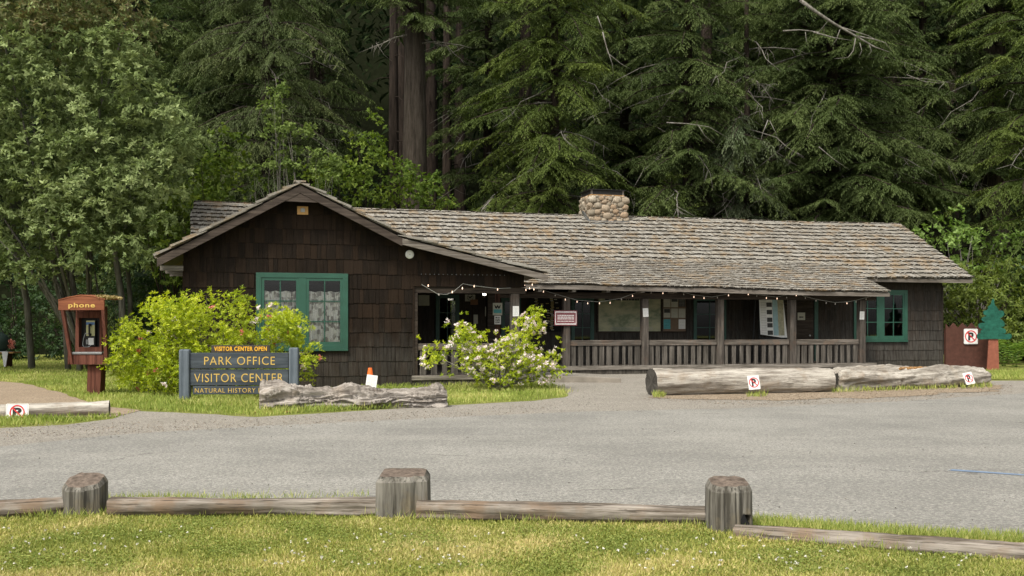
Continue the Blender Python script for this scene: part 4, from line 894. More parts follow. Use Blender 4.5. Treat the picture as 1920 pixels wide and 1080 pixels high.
log_thing('barrier_log', 'huge pale log with a round sawn left end lying by the road', 'log', (a_.x, a_.y+.25, .30), (b_.x, b_.y+.1, .275), .335, .31, M['log'], 3, .035, [(1.25, 2.9, .10, .03), (3.45, 3.05, .10, .035)], squash=.97)
a_ = G(1570, 735); b_ = G(1850, 724)
log_thing('barrier_log', 'knotty split grey log with fresh orange wood on top, rightmost by the road', 'log', (a_.x, a_.y+.25, .28), (b_.x, b_.y+.05, .22), .30, .27, M['log'], 11, .09, [(1.95, 3.3, .16, .07), (2.9, 3.5, .10, .06), (3.5, 3.2, .12, .06), (1.0, 2.4, .1, .04)], taper=.35)
fr = sc.objects['barrier_log.001']
m = MB()
for i in range(60): x = 2.0+i*.018+random.uniform(-.05, .05); m.tube([(x, random.uniform(-.16, .08), .262+random.uniform(0, .03)), (x+random.uniform(.2, .5), random.uniform(-.16, .08), .262+random.uniform(0, .04))], [.028, .008], 5)
m.build('split_wood', M['log_fresh'], fr)
def dshape(s, a):
    x = s; up = max(0, math.sin(a)); b = 1-.10*math.sin(x*3.14*1.0)
    b += .36*up*math.exp(-((x-.475)/.05)**2)+.04*up*math.exp(-((x-.57)/.06)**2)+.15*up*math.exp(-((x-.08)/.06)**2)+.28*up*math.exp(-((x-.93)/.045)**2)-.15*math.exp(-((x-.40)/.06)**2)*up-.12*math.exp(-((x-.75)/.1)**2)
    return b
a_ = G(483, 771); b_ = G(837, 763)
log_thing('driftwood_log', 'gnarled pale driftwood log in front of the park sign', 'log', (a_.x, a_.y+.12, .20), (b_.x, b_.y+.02, .15), .27, .19, M['drift'], 5, .15, [(.6, 2.9, .15, .05), (1.9, 2.2, .12, .06), (2.9, 2.6, .10, .06)], 200, 72, .95, dshape, taper=.25)
a_ = G(-60, 786); b_ = G(199, 780)
log_thing('thin_log', 'thin weathered log lying in the grass at the far left', 'log', (a_.x, a_.y+.2, .10), (b_.x, b_.y+.15, .135), .12, .125, M['log'], 8, .02, nseg=70, nr=24)
st = thing('fallen_stick', 'thin bent brown stick lying on gravel before the driftwood', 'stick', G(463, 777))
q = [G(463, 777), G(490, 775.5), G(515, 774.5), G(540, 775), G(567, 773.5)]; m = MB(); m.tube([v_-q[0]+Vector((0, 0, .03)) for v_ in q], [.012, .016, .018, .013, .006], 6)
m.build('stick', M['log_fresh'], st)

# ------------------------------------------------------------ low barrier in front: posts and rails
def front_post(label, x0, x1, yb, zf, zb, prof, seed, hollow=False):
    Yf = 2981/(yb-HZ); w = (x1-x0)/F*Yf; c = ((x0+x1)/2-960)/F*(Yf+w*.5)
    t = thing('barrier_post', label, 'post', (c, Yf+w*.5, 0), 0, 'posts of the low log barrier')
    n = len(prof); ns = 14; vs = []; fs = []
    ring_ = []
    for i in range(n):
        for k_ in range(6): a = Vector(prof[i]); b = Vector(prof[(i+1) % n]); ring_.append(a.lerp(b, k_/6))
    N_ = len(ring_)
    for s in range(ns+1):
        f_ = s/ns
        for p in ring_:
            x, y = p.x*w, p.y*w; top = zf+(zb-zf)*((p.y+.5)); ff_ = f_ if s < ns-1 else (.9 if s == ns-1 else 1.); top -= 0; z = -.12+(top+.12)*min(1, ff_ if s >= ns-1 else f_*.96)
            wob = 1+.02*mn.noise((x*6+seed, y*6, z*2))+.012*mn.noise((x*30+seed, y*30, z*3)); bev = .87 if s == ns else 1
            x *= wob*bev*(1.03-.03*f_); y *= wob*bev
            if hollow and s < 8 and y < -.05*w and x > .18*w: k2 = max(0, 1-abs((x/w-.33)/.12))*max(0, 1-abs(z-.09)/.10); y += .16*k2
            vs.append((x, y, z+(mn.noise((x*14, y*14, seed))*.008 if s == ns else 0)))
    for s in range(ns):
        for i in range(N_): fs.append((s*N_+i, s*N_+(i+1) % N_, (s+1)*N_+(i+1) % N_, (s+1)*N_+i))
    mesh_obj('shaft', vs, fs, M['frontpost'], t)
    tv = vs[ns*N_:]; c_ = (0, 0, (zf+zb)/2+.012); vv = [c_]
    for q in (.4, .75, 1.): vv += [(p[0]*q, p[1]*q, c_[2]+(p[2]-c_[2])*q+(.008*mn.noise((p[0]*20*q, p[1]*20*q, 5)) if q < 1 else 0)) for p in tv]
    ff = [(0, 1+i, 1+(i+1) % N_) for i in range(N_)]
    for r_ in range(2): ff += [(1+r_*N_+i, 1+(r_+1)*N_+i, 1+(r_+1)*N_+(i+1) % N_, 1+r_*N_+(i+1) % N_) for i in range(N_)]
    mesh_obj('post_top', vv, ff, M['posttop'], t); return t
hexp = [(-.5, -.18), (-.28, -.46), (.12, -.5), (.5, -.22), (.5, .3), (.2, .5), (-.3, .5), (-.5, .2)]
sqp = [(-.5, -.42), (-.42, -.5), (.18, -.5), (.26, -.42), (.5, -.38), (.5, .4), (.4, .5), (-.4, .5), (-.5, .4)]
octp = [(-.5, -.3), (-.34, -.5), (.14, -.5), (.2, -.42), (.42, -.42), (.5, -.25), (.5, .3), (.28, .5), (-.28, .5), (-.5, .25)]
front_post('stout hewn post with slanting mossy top, leftmost of the barrier', 121, 194, 970, .245, .33, hexp, 1)
front_post('squared hewn post at the middle of the barrier', 709, 805, 973, .345, .365, sqp, 4)
front_post('hewn post with a dark hollow at its foot, rightmost of the barrier', 1325, 1406, 1001, .36, .40, octp, 8, True)
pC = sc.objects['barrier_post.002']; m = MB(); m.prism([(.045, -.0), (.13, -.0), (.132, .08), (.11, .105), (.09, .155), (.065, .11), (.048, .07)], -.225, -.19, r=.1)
m.build('hollow', M['black'], pC, loc=(0, .075, .0))  # solid black plug paints the shade inside the hollow
def hewn_rail(label, A, Bp, r, seed):
    return log_thing('barrier_rail', label, 'rail', A, Bp, r, r, M['frontrail'], seed, .02, nseg=120, nr=28, squash=.92, shape=lambda s, a: 1/max(abs(math.cos(a)), abs(math.sin(a)))**.55, endmat=M['frontrail'], group='rails of the low log barrier')
def rail_pts(x0, y0, x1, y1, r, z0=None, z1=None): a = G(x0, y0); b = G(x1, y1); return (a.x, a.y+r, r*.9 if z0 is None else z0), (b.x, b.y+r, r*.9 if z1 is None else z1)
hewn_rail('short rail end left of the leftmost barrier post', *rail_pts(-70, 979, 122, 967, .078), .078, 2)
hewn_rail('rough pale rail between the left and middle barrier posts', *rail_pts(200, 970, 716, 970, .084), .084, 3)
hewn_rail('smooth grey rail between the middle and right barrier posts', *rail_pts(782, 976, 1330, 990, .084), .084, 6)
hewn_rail('brown rail running out of frame right of the hollow post', *rail_pts(1382, 1010, 2050, 1064, .072, .018, .045), .072, 9)

# ------------------------------------------------------------ traffic cone with notice
c_ = G(694, 752); t = thing('traffic_cone', 'orange traffic cone standing behind the driftwood against the dark wall', 'cone', c_)
bx('base', (-.19, -.19, 0), (.19, .19, .035), M['orange'], t, .01); m = MB(); m.lathe((0, 0, 0), [(.15, .035), (.145, .05), (.042, .70), (.036, .71)], 24); m.build('cone_body', M['orange'], t, smooth=False)
m = MB(); m.lathe((0, 0, 0), [(.112, .26), (.089, .40)], 24); m.build('reflective_band', M['white'], t)
p = thing('paper_notice', 'white paper sheet hung tilted on the orange traffic cone', 'notice', c_+Vector((.05, -.165, .40))); p.rotation_euler = (R(-6), R(7), 0)
panel(p, 'sheet', .115, .165, M['paper'], -.004, 0); lines(p, 'print', .09, .13, 9, M['ink_pale'], -.006, hh=.003)

# ------------------------------------------------------------ phone booth
c_ = G(174, 741); s_ = F/c_.y; k = lambda q: q/s_; zz = lambda y: k(741-y)
t = thing('phone_booth', 'red-brown wooden booth marked phone with a payphone inside, on one post', 'phone booth', c_+Vector((0, .12, 0)), 0)
xx = lambda x, y=-.12: k(x-174)*(1+(y+.12)/23.2)-.422*(y+.12)
m = MB(); m.hexa([(xx(162), -.12, -.1), (xx(187), -.12, -.1), (xx(187), .16, -.1), (xx(162), .16, -.1), (xx(164), -.12, zz(684)), (xx(190), -.12, zz(686)), (xx(190), .16, zz(686)), (xx(164), .16, zz(684))]); m.build('support_post', M['redwood_paint'], t, bevel=.008)
yF, yB = -.42, .30
def stile(nm, xb, xt, yb, yt, zb_, zt_, w=.075, d=.09, mat='redwood_paint'):
    m = MB(); m.hexa([(xb-w/2, yb-d/2, zb_), (xb+w/2, yb-d/2, zb_), (xb+w/2, yb+d/2, zb_), (xb-w/2, yb+d/2, zb_), (xt-w/2, yt-d/2, zt_), (xt+w/2, yt-d/2, zt_), (xt+w/2, yt+d/2, zt_), (xt-w/2, yt+d/2, zt_)]); return m.build(nm, M[mat], t, bevel=.006)
ZB, ZT = zz(683), zz(582)
stile('stile', xx(128, yF), xx(118, yF), -.22, yF, ZB, ZT); stile('stile', xx(194, yF), xx(194, yF), -.22, yF, ZB, ZT)
stile('stile', xx(139, yB-.1), xx(141, yB-.1), yB, yB, ZB, ZT+.1, .04, .04); stile('stile', xx(196, yB-.1), xx(196, yB-.1), yB, yB, ZB, ZT+.1, .04, .04)
m = MB(); m.prism([(xx(111, yF), ZT), (xx(197, yF), ZT-.0), (xx(197, yF), zz(563)), (xx(176, yF), zz(557)), (xx(152, yF), zz(555)), (xx(130, yF), zz(559)), (xx(111, yF), zz(564))], yF-.05, yF); m.build('header', M['redwood_paint_x'], t, bevel=.006)
text('lettering', 'phone', t, k(49), k(11.5), (xx(155, yF), yF-.055, zz(574)), M['yellow'], .02)
m = MB(); A_ = [(xx(111, yF), zz(564)), (xx(130, yF), zz(559)), (xx(152, yF), zz(555)), (xx(176, yF), zz(557)), (xx(199, yF), zz(563))]
for (x0, z0), (x1, z1) in zip(A_[:-1], A_[1:]): m.hexa([(x0, yF-.06, z0), (x1, yF-.06, z1), (x1, yB+.05, z1+.02), (x0, yB+.05, z0+.02), (x0, yF-.06, z0+.02), (x1, yF-.06, z1+.02), (x1, yB+.05, z1+.04), (x0, yB+.05, z0+.04)], .5)
m.build('roof', M['redwood_paint_x'], t)
m = MB(); m.box((xx(139, yB-.1), yB, ZB), (xx(196, yB-.1), yB+.03, ZT+.1)); m.build('back_panel', M['redwood_paint'], t)
m = MB(); m.box((xx(146, yB-.1), yB-.17, zz(660)), (xx(150, yB-.1), yB, zz(596))); m.box((xx(189, yB-.1), yB-.17, zz(660)), (xx(193, yB-.1), yB, zz(596))); m.box((xx(146, yB-.1), yB-.17, zz(596)), (xx(193, yB-.1), yB, zz(584))); m.box((xx(150, yB-.1), yB-.17, zz(662)), (xx(189, yB-.1), yB-.01, zz(651))); m.build('phone_surround', M['redwood_paint'], t)
m = MB(); m.box((xx(150, yB-.1), yB-.02, zz(651)), (xx(189, yB-.1), yB-.003, zz(596))); m.build('recess_back', M['black'], t)
bx('shelf', (xx(134, -.22), yF+.16, zz(664)), (xx(192, -.22), yB-.0, zz(660)), M['metal'], t, .004)
m = MB()
for i in range(4): x0 = xx(133, -.22)+(xx(194, -.22)-xx(133, -.22))*i/4; m.box((x0, yF+.18, ZB), (x0+(xx(194, -.22)-xx(133, -.22))/4-.004, yF+.21, zz(664.5)))
m.build('apron', M['redwood_paint'], t)
for (p_, q_) in ((127, 139), (194, 199)):
    m = MB(); m.hexa([(xx(p_, -.22), -.22, ZB), (xx(p_+2, -.22), -.22, ZB), (xx(q_+1, yB), yB, ZB), (xx(q_-1, yB), yB, ZB), (xx(p_, -.24), -.24, zz(662)), (xx(p_+2, -.24), -.24, zz(662)), (xx(q_+1, yB), yB, zz(662)), (xx(q_-1, yB), yB, zz(662))]); m.build('side_panel', M['redwood_paint'], t)
m = MB(); m.hexa([(xx(121, yF+.03), yF+.03, zz(584)), (xx(122, yF+.03), yF+.03, zz(584)), (xx(141, yB), yB, zz(584)), (xx(140, yB), yB, zz(584)), (xx(121, yF+.03), yF+.03, zz(583)), (xx(122, yF+.03), yF+.03, zz(583)), (xx(141, yB), yB, zz(583)), (xx(140, yB), yB, zz(583))]); m.build('side_rail', M['redwood_paint'], t)
ph = thing('payphone', 'silver payphone with black handset and curly cord inside the booth', 'payphone', t.location+Vector((xx(170, yB-.14), yB-.14, zz(650))), 0)
bx('cabinet', (-k(8.5), 0, 0), (k(8.5), .1, k(50)), M['black'], ph, .01); bx('face_plate', (-k(8), -.012, k(20)), (k(8), 0, k(49)), plain('phone_card_yellow', (.42, .42, .22), .5), ph); bx('top_label', (-k(8), -.015, k(41)), (k(8), -.0125, k(46)), plain('phone_blue', (.08, .16, .32), .4), ph)
bx('coin_plate', (-k(4), -.02, k(3)), (k(6.5), -.0, k(16)), plain('steel_plate', (.5, .5, .48), .35, .5), ph, .006); bx('coin_return', (-k(8.5), -.015, k(4)), (-k(5), 0, k(13)), M['metal'], ph, .004)
m = MB(); m.tube([(0, -.03, k(22)), (0, -.075, k(25)), (0, -.075, k(38)), (0, -.03, k(41))], [.035, .022, .022, .037], 10); m.build('handset', M['black'], ph, smooth=True)
m = MB(); pts = [(-.01, -.06, k(23)), (-k(7), -.08, k(26)), (-k(10.5), -.08, k(16)), (-k(12.5), -.08, k(4)), (-k(10), -.09, -k(1)), (k(0), -.08, -k(1)), (k(3), -.05, k(4))]
pp = []
for i in range(len(pts)-1):
    for j in range(5): pp.append(Vector(pts[i]).lerp(Vector(pts[i+1]), j/5))
for _ in range(3): pp = [pp[0]]+[(pp[i-1]+pp[i]*2+pp[i+1])/4 for i in range(1, len(pp)-1)]+[pp[-1]]
m.tube(pp, .008, 6); m.build('cord', M['metal'], ph)
n = 900; P = np.stack([rng.uniform(xx(178, yF), xx(203, yF), n), rng.uniform(yF-.05, yB+.1, n), np.zeros(n)], 1); P[:, 2] = zz(562)+.03+rng.random(n)*.05*(1-np.abs((P[:, 0]-xx(188, yF))/k(18)))
mo = quads('moss_cushion', P+np.array(t.location), unit(n)+np.array([0, 0, .6]), unit(n), .06, .03, leafmat('dry_needle_moss', (.12, .09, .03), (.25, .19, .08), (.36, .30, .14), .2))
tag(mo, 'dry tan moss and needles heaped on the phone booth roof', 'moss', None, 'stuff')

# ------------------------------------------------------------ step kerb and ramp at the porch entrance
kA = G(1020, 717); kB = G(1165, 718)
t = thing('entrance_ramp', 'pale timber-edged ramp leading up to the porch beside the flowering bush', 'ramp', kA)
d_ = kB-kA
m = MB(); m.hexa([(0, 0, -.05), (d_.x, d_.y, -.05), (d_.x, d_.y+.18, -.05), (0, .18, -.05), (0, 0, .20), (d_.x, d_.y, .13), (d_.x, d_.y+.18, .13), (0, .18, .20)], .6); m.build('edge_timber', M['concrete'], t, bevel=.012)
q0 = Wp(8.95, VP-.2, 0)-kA; q1 = Wp(12.9, VP-.2, 0)-kA
m = MB(); m.hexa([(-.6, .18, -.05), (d_.x, d_.y+.18, -.05), (q1.x, q1.y, -.05), (q0.x, q0.y, -.05), (-.6, .18, .195), (d_.x, d_.y+.18, .10), (q1.x, q1.y, .01), (q0.x, q0.y, .225)], .4); m.build('ramp_surface', M['gravel'], t)

# ------------------------------------------------------------ brown fence panel and painted tree cutout
FL = Wp(UE+.05, VM-2.0, 0); c_ = at(1773, 697, 36.9)
t = thing('board_fence', 'brown painted board fence with a zigzag top beside the cabin corner', 'fence', (c_.x, 36.9, 0), R(2))
s_ = F/36.9; W_ = 97/s_; H_ = 79/s_; m = MB(); pts = [(0, -.1)]; pts += [(W_, -.1)]; n_ = 6; top = []
zig = [(0, H_*1.03), (.015, H_*1.0)]
for i in range(6): x = W_*(i+.0)/5.6+.12; top += [(x, H_*.98), (x+W_/11.2, H_*1.10)]
top = [(p, q) for p, q in top if p < W_]; pts += [(W_, H_*1.0)]+top[::-1]+[(0, H_*1.08)]
m.prism(pts, -.03, .03); m.build('panel', M['fence_brown'], t)
for x in (.05, W_*.5, W_-.05): bx('fence_post', (x-.05, .032, -.1), (x+.05, .12, H_*.95), M['fence_brown'], t)
tc_ = at(1861, 697, 36.3)
t = thing('tree_cutout', 'flat plywood tree painted green on a terracotta trunk by the fence', 'cutout', (tc_.x, 36.3, 0), R(-2)); s_ = F/36.3
k = lambda q: q/s_; m = MB(); m.prism([(-k(11), -.1), (k(12), -.1), (k(10), k(62)), (-k(7), k(62))], -.02, .02); m.build('trunk', M['cut_brown'], t)
half = [(2, 134), (2, 122), (8, 117), (10, 110), (18, 112), (21, 104), (17, 99), (11, 97), (18, 93), (22, 87), (20, 81), (12, 81), (18, 79), (24, 75), (23, 68), (15, 69), (22, 67), (32, 69), (35, 62), (30, 57), (12, 58)]
pr = [(x, y) for x, y in half]; pl = [(-2, 132), (-4, 122), (-10, 119), (-9, 113), (-18, 111), (-18, 104), (-10, 101), (-20, 99), (-22, 92), (-12, 89), (-26, 88), (-28, 80), (-20, 76), (-14, 77), (-22, 76), (-24, 69), (-15, 67), (-26, 70), (-31, 64), (-28, 57), (-12, 58)]
P_ = [(k(x), k(y)) for x, y in pr]+[(k(x), k(y)) for x, y in pl[::-1]]
# smooth the outline into lobes
def chaikin(p):
    o = []
    for i in range(len(p)): a, b = Vector(p[i]), Vector(p[(i+1) % len(p)]); o += [tuple(a.lerp(b, .25)), tuple(a.lerp(b, .75))]
    return o
m = MB(); m.prism(chaikin(P_), -.06, -.022); m.build('painted_crown', M['cut_green'], t)

# ------------------------------------------------------------ picnic table at the far left edge
c_ = G(-18, 690); t = thing('picnic_table', 'brown picnic table with a grey cloth cut by the left edge', 'table', c_)
s_ = F/c_.y; k = lambda q: q/s_
m = MB()
for i in range(4): m.box((-1.1, .16*i, .56), (k(42), .16*i+.15, .61))
m.build('table_top', M['log_fresh'], t); bx('leg', (-1., .1, -.05), (-.9, .55, .56), M['fence_brown'], t); bx('leg', (k(24), .1, -.05), (k(28), .55, .56), M['fence_brown'], t)
cl = MB(); cl.box((-1.05, -.02, .612), (k(29), .5, .63)); cl.hexa([(k(26), -.03, .05), (k(29), -.03, .05), (k(29), -.01, .05), (k(26), -.01, .05), (k(22), -.03, .62), (k(34), -.03, .62), (k(34), .0, .62), (k(22), .0, .62)]); tag(cl.build('table_cloth', M['cloth'], None, c_), 'grey cloth trailing off the picnic table at the left edge', 'cloth')
o_ = thing('grey_bag', 'dark green bag heaped on the cloth at the left edge', 'bag', c_+Vector((k(8), .3, .63))); m = MB(); m.lathe((0, 0, 0), [(.25, 0), (.38, .15), (.42, .4), (.30, .62), (.1, .75), (.02, .78)], 18); m.build('bag_body', plain('dark_green_cloth', (.03, .055, .045), .8), o_, smooth=True)
m = MB(); m.tube([(-.2, 0, .7), (-.1, 0, .85), (.1, 0, .85), (.2, 0, .68)], .02, 6); m.build('handle', M['black'], o_)
n = 160; P = np.array(c_)+np.stack([k(31)+rng.normal(0, k(3), n), .3+rng.normal(0, .06, n), .75+rng.random(n)*k(16)], 1); fl = quads('red_flowers', P, unit(n), unit(n), .06, .05, M['flower_pink']); tag(fl, 'small red and white flower bunch beside the green bag', 'flowers')

# ------------------------------------------------------------ foliage builders
def tufts(C, A, k, L, W, spread=(25, 95), jit=.02):
    """rosettes of k leaves at C with axis A"""
    n = len(C); A = A/np.linalg.norm(A, axis=1, keepdims=True); CC = np.repeat(C, k, 0); AA = np.repeat(A, k, 0)
    ph = np.radians(rng.uniform(*spread, n*k))[:, None]; r = unit(n*k); per = r-AA*(r*AA).sum(1, keepdims=True); per /= np.maximum(np.linalg.norm(per, axis=1, keepdims=True), 1e-6)
    D = AA*np.cos(ph)+per*np.sin(ph); return CC+rng.normal(0, jit, (n*k, 3)), D, AA+.3*unit(n*k), L*rng.uniform(.7, 1.3, n*k), W*rng.uniform(.8, 1.2, n*k)
def clusters_to_tufts(cl, dens, up=.6):
    C = []; A = []; T = []
    for (x, y, z, r) in cl:
        n = max(3, int(dens*r*r)); d = unit(n)+np.array([0, -.15, up*.5]); d /= np.linalg.norm(d, axis=1, keepdims=True)
        rad = r*rng.uniform(.45, 1.05, n)[:, None]*np.array([1, 1, .75]); C.append(np.array([x, y, z])+d*rad); A.append(d+np.array([0, 0, up])); T.append(np.full(n, rng.random()))
    return np.concatenate(C), np.concatenate(A), np.concatenate(T)
def crown_clusters(c, R3, n, rr, hollow=.5, seed=0, prof=None):
    """cluster centres over an uneven ellipsoid"""
    out = []
    c = np.array(c); 
    for _ in range(n):
        d = unit(1)[0]; q = hollow+(1-hollow)*rng.random()**.5; lump = 1+.22*mn.noise(tuple(d*2.1+seed))
        p = c+d*np.array(R3)*q*lump; out.append((p[0], p[1], p[2], rng.uniform(*rr)))
    return out
def stems(mb, base, cl, n, r0, bend=.3, fork=.35):
    """trunk(s) and limbs reaching for some of the clusters"""
    idx = rng.choice(len(cl), min(n, len(cl)), replace=False); base = Vector(base)
    for i in idx:
        e = Vector(cl[i][:3]); a = base+Vector((random.uniform(-.05, .05), random.uniform(-.05, .05), 0)); L = (e-a).length
        m1 = a.lerp(e, .35)+Vector((random.uniform(-bend, bend)*L*.2, random.uniform(-bend, bend)*L*.2, L*.08)); m2 = a.lerp(e, .7)+Vector((random.uniform(-bend, bend)*L*.15, 0, L*.05))
        mb.tube([a, m1, m2, e], [r0, r0*.6, r0*.32, r0*.12], 6)
def broad_tree(name, label, cat, base, cl, mat, leaf=(.12, .055), k=7, dens=40, trunkmat='bark_dark', nst=12, r0=.12, group=None, trunks=None, tip=None, up=.6, twig=None):
    base = Vector(base); t = thing(name, label, cat, base, 0, group); b_ = np.array(base)
    C, A, T = clusters_to_tufts(cl, dens, up); P, D, U, L, W = tufts(C, A, k, *leaf)
    rn_ = np.clip(np.repeat(T, k)*.55+rng.random(len(P))*.45+rng.normal(0, .06, len(P)), 0, 1)
    if tip is not None:
        ztop = np.repeat(C[:, 2], k); sel = (ztop > tip[1]) & (rng.random(len(P)) < .7); o = quads('new_growth', (P-b_)[sel], D[sel], U[sel], L[sel], W[sel], tip[0], t, rn_[sel], .15, .12); P, D, U, L, W, rn_ = [q[~sel] for q in (P, D, U, L, W, rn_)]
    quads('crown', P-b_, D, U, L, W, mat, t, rn_, .15, .12)
    m = MB()
    if trunks:
        for pth, rad in trunks: m.tube([Vector(p)-base for p in pth], rad, 9)
    stems(m, (0, 0, 0), [(c[0]-base.x, c[1]-base.y, c[2]-base.z, c[3]) for c in cl], nst, r0)
    m.build('trunk', M[trunkmat], t, smooth=True); return t
def px_clusters(regs, Yr, n, rr):
    """clusters inside outline regions given as (x, y, rx, ry) in photo pixels at distance Yr"""
    w = np.array([rx*ry for _, _, rx, ry in regs], float); w /= w.sum(); out = []
    for i in rng.choice(len(regs), n, p=w):
        x, y, rx, ry = regs[i]; a = rng.uniform(0, 2*np.pi); q = rng.random()**.5; Y = rng.uniform(*Yr); p = at(x+rx*q*math.cos(a), y+ry*q*math.sin(a), Y); out.append((p.x, p.y, max(p.z, .15), rng.uniform(*rr)))
    return out

# ------------------------------------------------------------ flowering bushes
def bush(name, label, base, cl, dens, leaf, k, fmat, nf, seed, pinkf=None):
    t = thing(name, label, 'bush', base); b_ = np.array(base)
    C, A, T = clusters_to_tufts(cl, dens, 1.0); keep = C[:, 2] > .05; C, A, T = C[keep], A[keep], T[keep]
    P, D, U, L, W = tufts(C, A, k, *leaf, spread=(15, 85), jit=.008)
    quads('foliage', P-b_, D, U, L, W, M['leaf_azalea'], t, np.clip(np.repeat(T, k)*.5+rng.random(len(P))*.5, 0, 1), .12, .12)
    m = MB(); stems(m, (0, 0, 0), [(c[0]-b_[0], c[1]-b_[1], c[2]-b_[2], 0) for c in cl], 60, .022, .5); m.build('stems', M['twig'], t)
    for fm, n_ in ((fmat, nf), (pinkf, nf)) if pinkf else ((fmat, nf),):
        out = (C[:, 1] < np.median(C[:, 1])+.3); idx = rng.choice(np.where(out)[0], n_); FC = C[idx]+A[idx]/np.linalg.norm(A[idx], axis=1, keepdims=True)*.05
        kk = 5; FC2 = np.repeat(FC, kk, 0)+rng.normal(0, .028, (n_*kk, 3)); P, D, U, L, W = tufts(FC2, np.repeat(A[idx], kk, 0)+.5*unit(n_*kk), 6, .055, .034, (20, 90), .006)
        quads('blossoms', P-b_, D, U, L, W, fm, t, None, -.1, .1)
    return t
rng = np.random.default_rng(5); random.seed(5)
cA = px_clusters([(300, 650, 92, 80), (390, 610, 85, 62), (250, 670, 45, 62), (350, 680, 110, 62), (480, 640, 70, 55), (540, 655, 48, 60), (562, 670, 30, 48), (525, 610, 40, 34), (330, 590, 50, 32), (445, 570, 26, 26), (520, 620, 36, 28), (300, 715, 80, 24), (500, 710, 90, 28)], (22.2, 24.0), 470, (.16, .34))
cA += [(*at(463, 560, 23.2), .09), (*at(466, 585, 23.2), .08), (*at(455, 545, 23.2), .08), (*at(445, 600, 23.2), .12), (*at(318, 553, 23.2), .11), (*at(235, 620, 23.), .14)]
bush('azalea_bush', 'big rounded lime-green bush with coral buds behind the park sign', G(400, 742)+Vector((0, .6, 0)), cA, 210, (.078, .025), 8, M['flower'], 22, 1, M['flower_pink'])
rng = np.random.default_rng(9)
cB = px_clusters([(850, 668, 55, 36), (930, 665, 70, 52), (995, 655, 50, 55), (998, 612, 22, 34), (880, 645, 42, 30), (960, 690, 90, 40), (1020, 690, 38, 40), (868, 608, 9, 12), (815, 668, 22, 14), (905, 650, 50, 30)], (24.2, 25.7), 270, (.13, .25))
cB += [(*at(872, 590, 24.8), .08), (*at(783, 636, 24.8), .09), (*at(996, 584, 24.9), .12), (*at(838, 612, 24.8), .08), (*at(1045, 640, 25.), .12)]
bush('azalea_bush', 'open sprawling bush with clusters of white-pink blossoms before the porch', G(930, 733)+Vector((0, .3, 0)), cB, 165, (.085, .034), 7, M['flower'], 190, 2)

# ------------------------------------------------------------ trees on the left
rng = np.random.default_rng(31); random.seed(31)
cO = px_clusters([(60, 200, 220, 220), (200, 260, 150, 180), (250, 330, 110, 150), (70, 400, 230, 130), (220, 450, 130, 60), (330, 260, 60, 70), (120, 60, 180, 100), (40, -120, 260, 160), (-120, 300, 160, 320)], (31.5, 37.5), 1500, (.35, .65))
tr = []
for (xb, yb, xt, yt, Y, r) in ((128, 640, 95, 470, 36, .11), (150, 640, 133, 470, 35.5, .12), (232, 630, 212, 400, 35, .13), (243, 630, 240, 420, 36.5, .10), (60, 645, 20, 380, 37, .13)):
    a = at(xb, yb, Y); b = at(xt, yt, Y); tr.append(([(a.x, a.y, 0), a.lerp(b, .3)+Vector((.05, 0, 0)), a.lerp(b, .7)-Vector((.06, 0, 0)), b, b+(b-a)*.6], [r, r*.9, r*.75, r*.6, r*.3]))
broad_tree('tanoak_tree', 'massive grey-green broadleaf tree filling the upper left behind the phone booth', 'tree', G(170, 697)*1.0, cO, M['leaf_oak'], (.17, .075), 10, 38, 'bark_pale', 14, .07, None, tr, (M['leaf_oak_tip'], 11.2))
# dark understory behind the lawn, left
und = [(30, 610, 'low dark shrub at the edge of the lawn, leftmost'), (130, 600, 'low dark shrub just behind the phone booth'), (240, 590, 'dark shrub right of the phone booth behind the bright bush'), (320, 570, 'dark shrub against the left wall of the cabin'), (-60, 590, 'dark shrub behind the picnic table')]
for i, (x, y, lab) in enumerate(und):
    Yc = 47 if i in (0, 1, 4) else (44 if i == 2 else 38); g0 = Vector(((x-960)/F*Yc, Yc, 0))
    cl = px_clusters([(x, y, 80, 62), (x, y+45, 90, 25), (x-20, y-60, 60, 50)], (Yc-1.5, Yc+2.5), 62, (.5, .8))
    broad_tree('understory_shrub', lab, 'shrub', g0, cl, M['leaf_dark'], (.17, .08), 6, 26, 'bark_dark', 8, .05, 'dark shrubs along the wood edge')
# maples and saplings behind the gable
def sap(label, regs, Yr, n, rr, mat, leaf, dens, basepx, name='maple_sapling', nst=10, k=6, trunkmat='bark_dark', r0=.06, cat='tree'):
    cl = px_clusters(regs, Yr, n, rr); g0 = Vector(((basepx-960)/F*sum(Yr)/2, sum(Yr)/2, 0)); return broad_tree(name, label, cat, g0, cl, M[mat], leaf, k, dens, trunkmat, nst, r0, up=.35)
sap('bright green maple rising behind the left slope of the gable', [(425, 290, 40, 50), (400, 350, 90, 55), (440, 370, 70, 60), (340, 380, 50, 70), (370, 330, 50, 40)], (41.5, 44), 90, (.35, .6), 'leaf_maple', (.17, .12), 34, 400)
sap('green bush hugging the left end of the cabin under the eave', [(318, 470, 32, 60), (325, 540, 28, 40), (300, 420, 34, 50), (330, 400, 30, 50)], (33, 35.5), 60, (.3, .5), 'leaf_maple', (.15, .10), 34, 315, 'maple_shrub', cat='shrub')
sap('slender alder sapling with sparse leaves above the gable peak', [(523, 175, 22, 26), (505, 210, 22, 22), (555, 245, 34, 12), (520, 240, 36, 16), (585, 245, 16, 9), (500, 265, 16, 16), (560, 290, 40, 22), (520, 320, 50, 20), (610, 320, 30, 26)], (41, 42.2), 80, (.16, .30), 'leaf_alder', (.14, .09), 130, 545, 'alder_sapling', 26, 6, 'twig', .035)
